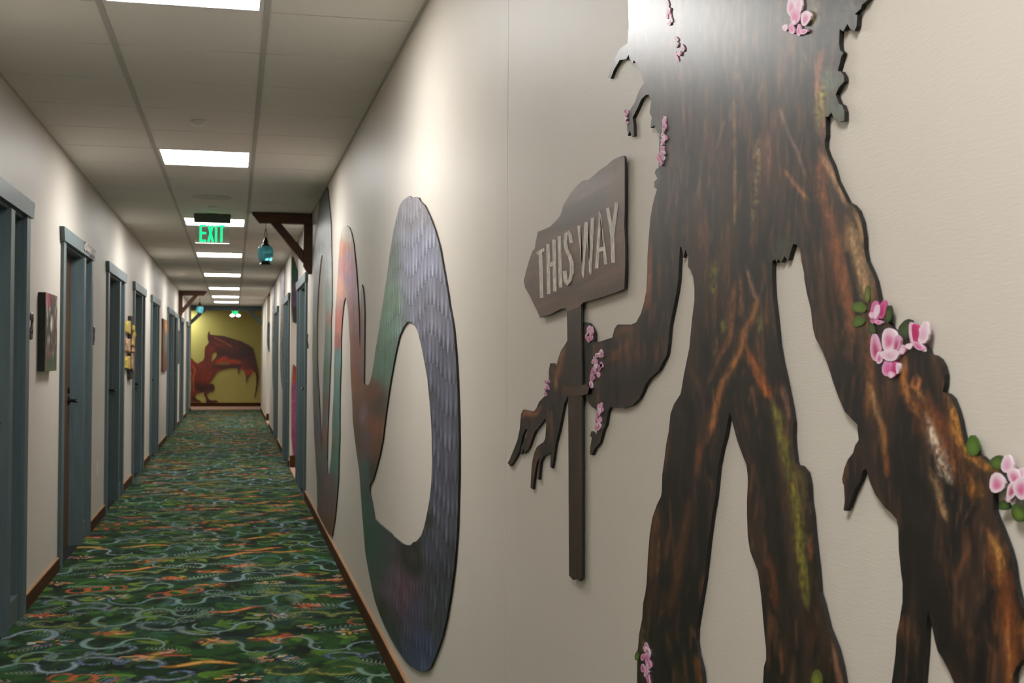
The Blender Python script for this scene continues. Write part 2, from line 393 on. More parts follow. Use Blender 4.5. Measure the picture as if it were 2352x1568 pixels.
# ---- recessed panel lights
lt = None
def light_label(i): return ['square flush ceiling light panel ', ][0]
where = {-12: 'by the cream back wall', -6: 'over the tree cutout', 0: 'over the start of the looping serpent', 6: 'between smoke detector and round speaker', 12: 'directly behind the exit sign beside the blue lantern', 18: 'by the first side hall', 24: 'after the first pair of far doorways', 30: 'just before the far timber bracket', 35: 'just past the far timber bracket', 39: 'last before the teal beam'}
for k in LIGHT_ROWS:
    y0 = Y_L0 + (k - 1) * T_D
    if lt is None:
        root = empty('ceiling_light', ((TL + TR) / 2, 0, CEIL))
        f = MB()
        for (a, b, c_, d_) in ((TL + .012, TL + .030, .004, T_D - .004), (TR - .030, TR - .012, .004, T_D - .004), (TL + .03, TR - .03, .004, .024), (TL + .03, TR - .03, T_D - .024, T_D - .004)):
            f.box(a, b, c_, d_, CEIL - .002, CEIL + .018)
        f.build('frame', M['white'], root)
        MB().box(TL + .03, TR - .03, .024, T_D - .024, CEIL + .003, CEIL + .010).build('diffuser', M['panel'], root)
        lt = root
    else: root = copy_tree(lt)
    root.location = ((TL + TR) / 2, y0, CEIL)
    tag(root, 'square flush ceiling light panel ' + where.get(k, 'in the row down the corridor ceiling'), 'ceiling light', 'ceiling light panels')
# lamps of the side halls and the cross hall
for (x, y, lab) in ((1.9, 14.45, 'ceiling light panel of the first side hall'), (1.7, 25.5, 'ceiling light panel of the second side hall'), (-1.42, 34.1, 'ceiling light panel of the far cross hall')):
    root = empty('ceiling_light', (x, y, CEIL)); tag(root, lab, 'ceiling light')
    MB().box(x - .28, x + .28, y - .28, y + .28, CEIL - .012, CEIL - .002).build('frame', M['white'], root)
    MB().box(x - .25, x + .25, y - .25, y + .25, CEIL - .016, CEIL - .011).build('diffuser', M['panel'], root)

# ---- doors
door_count = 0
def make_door(side, y0, has_scroll=False):
    global door_count; door_count += 1
    s, xw = (1, XL) if side == 'L' else (-1, XR)
    root = empty('door_%d' % door_count, (xw, y0 + .83, 0))
    tag(root, 'blue-grey framed doorway with sidelight in the %s' % ('wall of framed art' if side == 'L' else 'wall of the serpent cutout'), kind='structure')
    m_ = M['teal']
    yd0, yd1 = y0 + .115, y0 + 1.10; ym1 = y0 + 1.20; ye = y0 + 1.545
    MB().prism([(y0 - .035, D_TOP), (y0 + UNIT + .035, D_TOP), (y0 + UNIT + .07, 2.13), (y0 - .07, 2.13)], 0, xw, xw + s * .030).build('header', m_, root)
    for a, b in ((y0, y0 + .11), (y0 + UNIT - .11, y0 + UNIT)):
        MB().box(xw, xw + s * .02, a, b, 0, D_TOP).build('side_casing', m_, root)
    MB().box(xw - s * .13, xw - s * .0005, y0 + .101, y0 + .115, 0, D_TOP - .0005).box(xw - s * .13, xw - s * .0005, ye, y0 + 1.559, 0, D_TOP - .0005).box(xw - s * .13, xw - s * .0005, y0 + .115, ye, 2.03, D_TOP - .0005).build('jamb', m_, root)
    MB().box(xw - s * .13, xw + s * .018, yd1, ym1, 0, 2.03).build('mullion', m_, root)
    MB().box(xw - s * .0715, xw - s * .04, yd1 - .012, yd1, 0, 2.03).build('door_stop', m_, root)
    MB().box(xw - s * .12, xw + s * .004, ym1, ye, 0, .125).build('sidelight_sill', m_, root)
    MB().box(xw - s * .085, xw - s * .078, ym1, ye, .125, 2.03).build('sidelight_pane', M['pane'], root)
    lf = MB().box(xw - s * .112, xw - s * .072, yd0, yd1, .008, 2.03).build('door_leaf', M['door'], root)
    h = MB(); yh = yd1 - .085; xh = xw - s * .072
    h.prism([(yh + .028 * math.cos(t), 1.02 + .028 * math.sin(t)) for t in np.linspace(0, 2 * math.pi, 14, endpoint=False)], 0, xh, xh + s * .012)
    h.tube([(xh + s * .01, yh, 1.02), (xh + s * .055, yh, 1.02), (xh + s * .066, yh - .02, 1.02), (xh + s * .064, yh - .11, 1.015)], [.011, .011, .010, .008], 8)
    h.prism([(yh + .02 * math.cos(t), 1.09 + .02 * math.sin(t)) for t in np.linspace(0, 2 * math.pi, 12, endpoint=False)], 0, xh, xh + s * .010)
    h.build('lever_handle', M['black'], lf)
    if has_scroll:
        sc = MB()
        for j in range(5):
            cy = y0 + .98 + j * .14; P = []
            for t in np.linspace(0, 2.6 * math.pi, 16): r = .012 + .010 * t / 2; P.append((xw + s * .034, cy + r * math.cos(t + j), 2.095 + r * .8 * math.sin(t + j)))
            sc.tube(P, .005, 5)
        sc.build('scroll_ornament', M['scroll'], root)
for i, d in enumerate(LEFT_DOORS): make_door('L', d, i == 1)
for d in RIGHT_DOORS: make_door('R', d)

# ---- portal frame at the far end
pf = empty('portal_frame', (-.2, 31.7, 0)); tag(pf, 'teal timber beam with corner braces spanning the corridor end', 'beam')
MB().box(XL, XR, 31.62, 31.78, 2.495, CEIL - .004).build('beam', M['teal'], pf)
for s, xw in ((1, XL), (-1, XR)):
    MB().prism([(xw, 2.13), (xw, 2.25), (xw + s * .25, 2.495), (xw + s * .37, 2.495)], 1, 31.64, 31.76).build('brace', M['teal'], pf)
print('structure done')

# ================================================================== CARPET (floor): pattern as colours of a fine grid
def col(*c, k=1.0): return lin(c) * k
CK = .90
cv = Canvas(XL, YN, XR, YE, .004, .008, col(20, 44, 18, k=CK))
X_, Y_ = np.meshgrid(cv.x0 + np.arange(cv.nx) * cv.dx, cv.y0 + np.arange(cv.ny) * cv.dy)
n1 = fbm(X_ * 9, Y_ * 9, 3, 3); n2 = fbm(X_ * 30, Y_ * 14, 11, 2); n3 = fbm(X_ * 5, Y_ * 5, 23, 2)
def blendc(A, c, m_): return A * (1 - m_[..., None]) + np.asarray(c)[None, None] * m_[..., None]
cv.A = blendc(cv.A, col(38, 78, 30, k=CK), np.clip((n1 - .48) * 6, 0, 1) * .8)
cv.A = blendc(cv.A, col(30, 58, 52, k=CK), np.clip((n3 - .56) * 8, 0, 1) * .7)
cv.A = blendc(cv.A, col(12, 18, 12, k=CK), np.clip((.40 - n1) * 8, 0, 1) * .8)
cv.A = blendc(cv.A, col(70, 96, 48, k=CK), np.clip((n2 - .62) * 8, 0, 1) * .35)
del X_, Y_, n1, n2, n3
rr = random.Random(31)
def rot(P, a, cx, cy, sc=1): c, s = math.cos(a), math.sin(a); return [(cx + sc * (x * c - y * s), cy + 1.45 * sc * (x * s + y * c)) for x, y in P]
PALE = [(132, 162, 152), (118, 150, 128), (140, 160, 168), (100, 138, 136)]
def motif_serpent(cx, cy, a, sc):
    c = col(*rr.choice(PALE), k=CK); P = []; fl = rr.choice([-1, 1])
    for t in np.linspace(3.6, 0, 16): P.append((-.088 + (.088 + .012 * t) * math.cos(t) * .95, fl * .085 * math.sin(t)))
    for t in np.linspace(math.pi, 2 * math.pi + .5, 16)[1:]: P.append((.088 + .088 * math.cos(t), fl * .085 * math.sin(t)))
    P = rot(P, a, cx, cy, sc)
    cv.stroke(P, .018 * sc, c * .22, .7, .5, w1=.050 * sc); cv.stroke(P, .008 * sc, c, .85, .4, w1=.031 * sc); cv.stroke(P[6:], .004, c * .5, .7, .4, w1=.014 * sc)
    cv.stroke(P[4:], .004, c * 1.3, .6, .5, w1=.010 * sc, mott=.8, msc=.02)
    for k in (10, 16, 22):
        q = P[k]; b = rr.uniform(0, 6.3); cv.stroke([q, (q[0] + .04 * sc * math.cos(b), q[1] + .05 * sc * math.sin(b)), (q[0] + .055 * sc * math.cos(b + .6), q[1] + .07 * sc * math.sin(b + .6))], .012 * sc, c, .7, .5, w1=.004)
def motif_coil(cx, cy, a, sc):
    c = col(*rr.choice([(105, 122, 150), (112, 132, 140), (118, 128, 62), (128, 138, 84), (98, 122, 112)]), k=CK)
    for sx in (-1, 1):
        P = [(sx * .125 + (.125 - .016 * t) * math.cos(t * sx + (0 if sx < 0 else math.pi)), (.085 - .011 * t) * math.sin(t * sx + (0 if sx < 0 else math.pi))) for t in np.linspace(0, 5.6, 30)]
        Q = rot(P, a, cx, cy, sc); cv.stroke(Q, .056 * sc, c * .3, .7, .4, w1=.03 * sc); cv.stroke(Q, .044 * sc, c, .85, .4, w1=.02 * sc, mott=1, msc=.012, seed=rr.randint(0, 99))
        cv.stroke(Q[2:14], .006 * sc, col(160, 165, 70, k=CK), .8, .4)
def motif_coral(cx, cy, a, sc):
    cs = [col(186, 92, 52, k=CK), col(170, 66, 44, k=CK), col(205, 150, 120, k=CK), col(190, 150, 60, k=CK)]
    cv.blob(cx, cy, .095 * sc, .05 * sc, col(120, 60, 40, k=CK), .85, .3, a, .6, .03, rr.randint(0, 99))
    for _ in range(12):
        t = rr.uniform(0, 6.3); r = rr.uniform(.01, .085) * sc; x = cx + r * math.cos(t) * 1.1; y = cy + r * math.sin(t) * .65
        cv.blob(x, y, rr.uniform(.008, .022) * sc, rr.uniform(.008, .018) * sc, rr.choice(cs), .9, .4, rr.uniform(0, 3))
    for _ in range(5):
        t = rr.uniform(0, 6.3); cv.stroke([(cx + .05 * sc * math.cos(t), cy + .03 * sc * math.sin(t)), (cx + .13 * sc * math.cos(t), cy + .08 * sc * math.sin(t)), (cx + .15 * sc * math.cos(t + .3), cy + .10 * sc * math.sin(t + .3))], .02 * sc, rr.choice(cs), .85, .4, w1=.006 * sc)
def motif_lizard(cx, cy, a, sc):
    c = rr.choice([col(200, 110, 50, k=CK), col(204, 140, 60, k=CK), col(200, 90, 56, k=CK)])
    P = [(.16 * t, .03 * math.sin(3 * t + 1) + .02 * t * t) for t in np.linspace(-1, 1, 14)]
    Q = rot(P, a, cx, cy, sc); cv.stroke(Q, .06 * sc, c * .5, .8, .3, taper=True); cv.stroke(Q, .045 * sc, c, .9, .35, taper=True, mott=.7, msc=.02, seed=rr.randint(0, 99)); cv.stroke(Q[3:11], .012 * sc, col(225, 190, 110, k=CK), .8, .4)
def motif_ring(cx, cy, a, sc):
    c = col(188, 92, 52, k=CK)
    for k in range(3):
        P = [((k - 1) * .10 + .062 * math.cos(t), .05 * math.sin(t)) for t in np.linspace(0, 6.3, 20)]
        cv.stroke(rot(P, a, cx, cy, sc), .022 * sc, c, .85, .4, mott=.5, msc=.02, seed=k)
def motif_flower(cx, cy, a, sc):
    for k in range(26):
        t = rr.uniform(0, 6.3); r = math.sqrt(rr.random()) * .085 * sc; c = rr.choice([(214, 196, 170), (196, 110, 70), (52, 64, 110), (205, 150, 120), (160, 175, 180), (190, 150, 60)])
        cv.stroke([(cx + r * math.cos(t), cy + r * math.sin(t) * .7), (cx + (r + .025 * sc) * math.cos(t), cy + (r + .025 * sc) * math.sin(t) * .7)], .013 * sc, col(*c, k=CK), .9, .4)
def motif_leaf(cx, cy, a, sc):
    c = col(*rr.choice([(80, 116, 34), (56, 100, 38), (104, 128, 48), (50, 92, 62)]), k=CK)
    for k in range(rr.randint(2, 5)):
        b = a + rr.uniform(-.9, .9); l = rr.uniform(.07, .16) * sc
        cv.stroke([(cx, cy), (cx + l * .5 * math.cos(b), cy + l * .5 * math.sin(b)), (cx + l * math.cos(b + .2), cy + l * math.sin(b + .2))], .034 * sc, c * rr.uniform(.7, 1.15), .8, .35, taper=True)
        cv.stroke([(cx, cy), (cx + l * math.cos(b + .1), cy + l * math.sin(b + .1))], .005, c * 1.5, .5, .5)
def motif_fern(cx, cy, a, sc):
    c = col(*rr.choice([(150, 172, 150), (140, 150, 130), (104, 140, 130)]), k=CK)
    for k in range(11):
        t = k / 10; px, py = cx + (t - .5) * .24 * sc * math.cos(a), cy + (t - .5) * .24 * sc * math.sin(a); l = .06 * sc * (1 - abs(t - .4))
        for sg in (-1, 1): cv.stroke([(px, py), (px + l * math.cos(a + sg * 1.0), py + l * math.sin(a + sg * 1.0))], .009 * sc, c, .7, .4, w1=.003)
small = [motif_leaf] * 6 + [motif_fern] * 3
large = [motif_coil] * 6 + [motif_serpent] * 7 + [motif_coral] * 4 + [motif_lizard] * 2 + [motif_flower] * 3 + [motif_ring] * 1
yy = 3.6
while yy < YE - .1:
    for xx in np.arange(XL + .09, XR, .21):
        rr.choice(small)(xx + rr.uniform(-.09, .09), yy + rr.uniform(-.09, .09), rr.uniform(0, 6.3), rr.uniform(.8, 1.3))
    yy += .20 if yy < 17 else .35
yy = 3.7; row_ = 0
while yy < YE - .1:
    row_ += 1
    for xx in np.arange(XL + .10 + .16 * (row_ % 2), XR + .05, .33):
        rr.choice(large)(xx + rr.uniform(-.05, .05), yy + rr.uniform(-.06, .06), rr.uniform(-.45, .45) + rr.choice([0, math.pi]), rr.uniform(.75, 1.1))
    yy += .235
def carpet_grid(y0, y1, dx, dy, fill):
    nx = int(round((XR - XL) / dx)); ny = int(round((y1 - y0) / dy))
    A = cv.A; 
    if fill > 1:
        k = fill; kern = np.ones(k) / k
        A2 = np.cumsum(np.vstack([np.zeros((1,) + A.shape[1:], np.float32), A.astype(np.float64)]), 0)
        idx = np.arange(A.shape[0]); lo = np.clip(idx - k // 2, 0, A.shape[0]); hi = np.clip(idx + k // 2 + 1, 0, A.shape[0]); B = ((A2[hi] - A2[lo]) / (hi - lo)[:, None, None]).astype(np.float32)
    else: B = A
    xs = np.linspace(XL, XR, nx + 1); ys = np.linspace(y0, y1, ny + 1); X, Y = np.meshgrid(xs, ys); P = np.stack([X.ravel(), Y.ravel()], 1)
    sv = cv.A; cv.A = B; c = cv.sample(P); cv.A = sv
    return P, c, nx, ny
Vs = []; Cs = []; Qs = []; off = 0
for (y0, y1, dx, dy, fill) in ((YN, 4.3, .043, .06, 3), (4.3, 9.0, .004, .0085, 1), (9.0, 16.0, .0055, .018, 2), (16.0, YE, .0108, .05, 6)):
    P, c, nx, ny = carpet_grid(y0, y1, dx, dy, fill)
    Vs.append(np.hstack([P, np.zeros((len(P), 1))])); Cs.append(c)
    i = np.arange(nx)[None] + (np.arange(ny) * (nx + 1))[:, None]; i = i.ravel() + off
    Qs.append(np.stack([i, i + 1, i + nx + 2, i + nx + 1], 1)); off += len(P)
V = np.vstack(Vs).astype(np.float32); Q = np.vstack(Qs).astype(np.int32)
me = bpy.data.meshes.new('floor'); me.vertices.add(len(V)); me.vertices.foreach_set('co', V.ravel())
me.loops.add(Q.size); me.loops.foreach_set('vertex_index', Q.ravel()); me.polygons.add(len(Q)); me.polygons.foreach_set('loop_start', np.arange(0, Q.size, 4, dtype=np.int32)); me.polygons.foreach_set('loop_total', np.full(len(Q), 4, np.int32)); me.update(); me.validate()
set_cols(me, np.vstack(Cs))
tag(link('floor', me, M['carpet']), 'dark green corridor carpet patterned with serpents, lizards, coral and leaves', kind='structure')
del V, Q, Vs, Cs, Qs
print('carpet done', len(me.polygons))

# ================================================================== TREE FIGURE (board cut-out on the right wall)
PK = 1.0      # print colour / colour seen under the corridor's light
def pc(*c): return lin(c) * PK
TREE = [(1444,0),(1446,60),(1443,100),(1425,112),(1411,140),(1398,178),(1404,181),(1412,160),(1425,138),(1440,136),(1446,126),(1448,136),(1455,145),(1458,138),(1465,150),(1472,165),(1478,178),(1481,190),
(1470,207),(1460,235),(1448,254),(1441,258),(1437,273),(1442,287),(1444,312),(1449,300),(1453,314),(1458,312),(1457,285),(1455,270),(1466,248),(1475,228),(1485,218),(1492,217),(1498,232),(1494,258),(1499,270),(1496,294),(1505,288),(1512,305),(1517,306),(1516,340),(1515,385),(1508,389),(1506,398),(1512,410),(1505,417),(1505,430),(1511,435),
(1506,450),(1500,475),(1496,500),(1492,545),(1489,590),(1488,640),(1486,670),(1481,695),(1474,720),(1463,740),(1452,745),(1440,745),(1420,745),(1413,755),(1408,775),(1398,778),(1380,784),(1367,786),(1367,765),(1362,752),(1354,742),(1343,740),(1335,745),(1308,776),
(1300,790),(1290,805),(1283,825),(1279,842),(1272,834),(1265,834),(1262,850),(1262,870),(1256,900),(1252,910),(1240,922),(1233,938),(1227,945),(1215,943),(1203,940),(1198,950),(1195,985),(1190,1010),(1183,1028),(1172,1055),(1167,1063),(1173,1070),(1182,1058),(1194,1036),(1202,1000),(1208,985),(1214,987),(1210,1000),(1203,1015),(1198,1025),(1196,1043),(1200,1041),(1204,1030),(1206,1041),(1215,1030),(1222,1012),(1230,990),(1243,975),(1254,960),(1256,975),(1254,1005),(1250,1015),(1235,1025),(1228,1040),(1223,1065),(1221,1100),(1220,1120),(1225,1123),(1229,1090),(1234,1062),(1240,1050),(1238,1075),(1235,1100),(1239,1101),(1243,1060),(1250,1047),(1262,1042),(1267,1037),(1266,1050),(1265,1072),(1269,1075),(1273,1050),(1277,1020),(1285,990),(1292,955),(1298,925),(1305,910),(1312,905),
(1345,905),(1350,920),(1362,935),(1372,940),(1378,942),(1376,960),(1374,985),(1372,1000),(1366,995),(1360,990),(1357,1000),(1361,1005),(1357,1030),(1356,1043),(1361,1045),(1367,1030),(1380,1015),(1386,990),(1393,975),(1398,945),(1403,935),(1415,936),(1435,937),(1455,930),(1470,915),(1478,900),(1483,885),(1495,868),(1515,850),(1525,830),(1533,815),(1537,790),(1540,750),(1548,710),(1556,670),(1560,640),(1562,600),(1564,568),(1567,566),(1569,575),(1572,592),(1577,572),(1580,584),(1583,590),(1582,612),(1588,620),(1594,635),(1597,660),(1597,690),(1592,730),(1588,770),(1585,800),(1580,825),(1573,860),(1567,895),(1565,905),(1550,928),(1542,950),(1538,990),(1532,1020),(1528,1055),(1523,1090),(1522,1130),(1520,1140),(1510,1160),(1500,1190),(1494,1230),(1490,1280),(1487,1340),(1484,1362),(1479,1385),(1477,1420),(1470,1455),(1467,1490),(1462,1502),(1466,1515),(1465,1568),
(1460,1700),(1448,1850),(1430,2020),(1395,2200),(1345,2330),(1420,2390),(1560,2400),(1640,2380),(1648,2200),(1640,2000),(1632,1800),(1622,1650),(1617,1568),(1615,1540),(1605,1500),(1601,1470),(1602,1440),(1610,1390),(1620,1330),(1630,1240),(1638,1180),(1645,1140),(1650,1090),(1652,1070),(1660,1030),(1668,1000),(1678,945),(1681,955),(1695,1010),(1708,1045),(1717,1068),(1720,1095),(1720,1110),(1718,1150),(1718,1180),(1720,1230),(1725,1265),(1733,1285),(1743,1310),(1747,1340),(1751,1370),(1756,1430),(1762,1490),(1762,1515),(1757,1530),(1755,1568),
(1750,1700),(1740,1900),(1725,2100),(1700,2300),(1720,2440),(1860,2520),(2020,2560),(2060,2480),(2020,2300),(1985,2050),(1968,1850),(1955,1700),(1941,1568),(1935,1530),(1925,1490),(1915,1465),(1905,1440),(1893,1390),(1884,1360),(1879,1300),(1870,1220),(1867,1180),(1862,1150),(1860,1110),(1855,1085),(1842,1070),(1832,1067),(1829,1060),(1825,1030),(1823,1000),(1824,970),(1820,940),(1812,900),(1805,865),(1797,830),(1790,790),(1787,760),(1783,720),(1778,680),(1776,640),(1776,600),(1783,595),(1786,603),(1790,594),(1797,603),(1804,588),(1813,598),(1818,580),(1824,560),(1832,562),(1840,572),(1843,600),(1849,625),(1850,640),(1855,670),(1865,710),(1870,755),(1875,775),(1885,793),(1893,810),(1905,840),(1917,880),(1930,915),(1943,945),(1960,963),(1972,975),
(1973,990),(1975,1010),(1967,1022),(1962,1040),(1950,1055),(1942,1075),(1937,1100),(1938,1108),(1941,1115),(1943,1150),(1940,1172),(1946,1173),(1952,1165),(1960,1140),(1968,1120),(1977,1105),(1985,1080),(1992,1075),(1995,1085),(2000,1105),(2013,1135),(2035,1165),(2050,1178),(2062,1192),(2066,1210),(2067,1260),(2072,1310),(2076,1340),(2076,1380),(2070,1420),(2062,1460),(2060,1500),(2055,1540),(2051,1568),(2043,1650),(2040,1750),(2060,1790),(2088,1750),(2110,1650),(2122,1568),(2124,1540),(2128,1490),(2131,1430),(2135,1402),(2142,1430),(2150,1470),(2157,1495),(2170,1515),(2185,1545),(2195,1568),(2230,1640),(2265,1740),(2290,1800),(2330,1760),(2335,1640),(2330,1568),(2330,1550),(2338,1530),(2352,1515),(2405,1500),(2420,1460),(2390,1425),(2352,1395),(2342,1370),(2333,1330),(2328,1290),(2320,1260),(2305,1220),(2290,1185),(2285,1170),(2284,1140),(2286,1118),
(2310,1110),(2330,1100),(2322,1085),(2300,1080),(2290,1075),(2270,1060),(2258,1048),(2245,1044),(2225,1030),(2218,1015),(2212,990),(2207,965),(2200,940),(2190,915),(2180,905),(2168,900),(2172,880),(2173,860),(2168,840),(2160,825),(2150,817),(2137,813),(2132,800),(2110,790),(2090,780),(2070,770),(2052,755),(2040,735),(2030,705),(2022,690),(2018,670),(2013,645),(2005,625),(1993,600),(1988,575),(1987,545),(1982,510),(1973,485),(1962,472),(1950,465),(1940,445),(1925,415),(1921,400),(1915,380),(1905,360),(1898,340),(1897,325),(1900,310),(1899,268),(1905,268),(1912,258),(1918,270),(1930,280),(1942,277),(1942,255),(1938,243),(1930,238),(1922,217),(1930,200),(1942,187),(1941,175),(1935,165),(1927,163),(1935,130),(1940,122),(1932,115),(1930,100),(1931,67),(1940,72),(1949,55),(1955,65),(1965,72),(1970,60),(1972,35),(1966,33),(1980,20),(1983,10),(1990,5),(1996,0),
(2012,-40),(1992,-85),(2020,-130),(1985,-180),(2000,-240),(1960,-300),(1975,-360),(1920,-420),(1880,-520),(1800,-560),(1760,-640),(1690,-600),(1640,-660),(1590,-590),(1540,-600),(1510,-520),(1460,-500),(1470,-420),(1430,-380),(1450,-300),(1425,-240),(1446,-160),(1436,-80)]
tc = Canvas(1160, -680, 2440, 2600, 2, 2, pc(15, 10, 8))
X_, Y_ = np.meshgrid(tc.x0 + np.arange(tc.nx) * 2, tc.y0 + np.arange(tc.ny) * 2)
wx = X_ + 22 * (fbm(X_ / 90, Y_ / 160, 5) - .5)
s1 = fbm(wx / 9, Y_ / 90, 41, 3); s2 = fbm(wx / 26, Y_ / 200, 47, 3); s3 = fbm(wx / 4, Y_ / 22, 53, 2)
tc.A = blendc(tc.A, pc(64, 44, 32), np.clip((s2 - .46) * 5, 0, 1) * .65)
tc.A = blendc(tc.A, pc(10, 7, 6), np.clip((.47 - s2) * 6, 0, 1) * .75)
tc.A = blendc(tc.A, pc(92, 58, 36), np.clip((s1 - .60) * 7, 0, 1) * .55)
rg = 1 - np.abs(2 * fbm(wx / 17, Y_ / 260, 61, 2) - 1); tc.A = blendc(tc.A, pc(98, 66, 44), np.clip((rg - .90) * 12, 0, 1) * .55 * np.clip((s3 - .3) * 3, 0, 1))
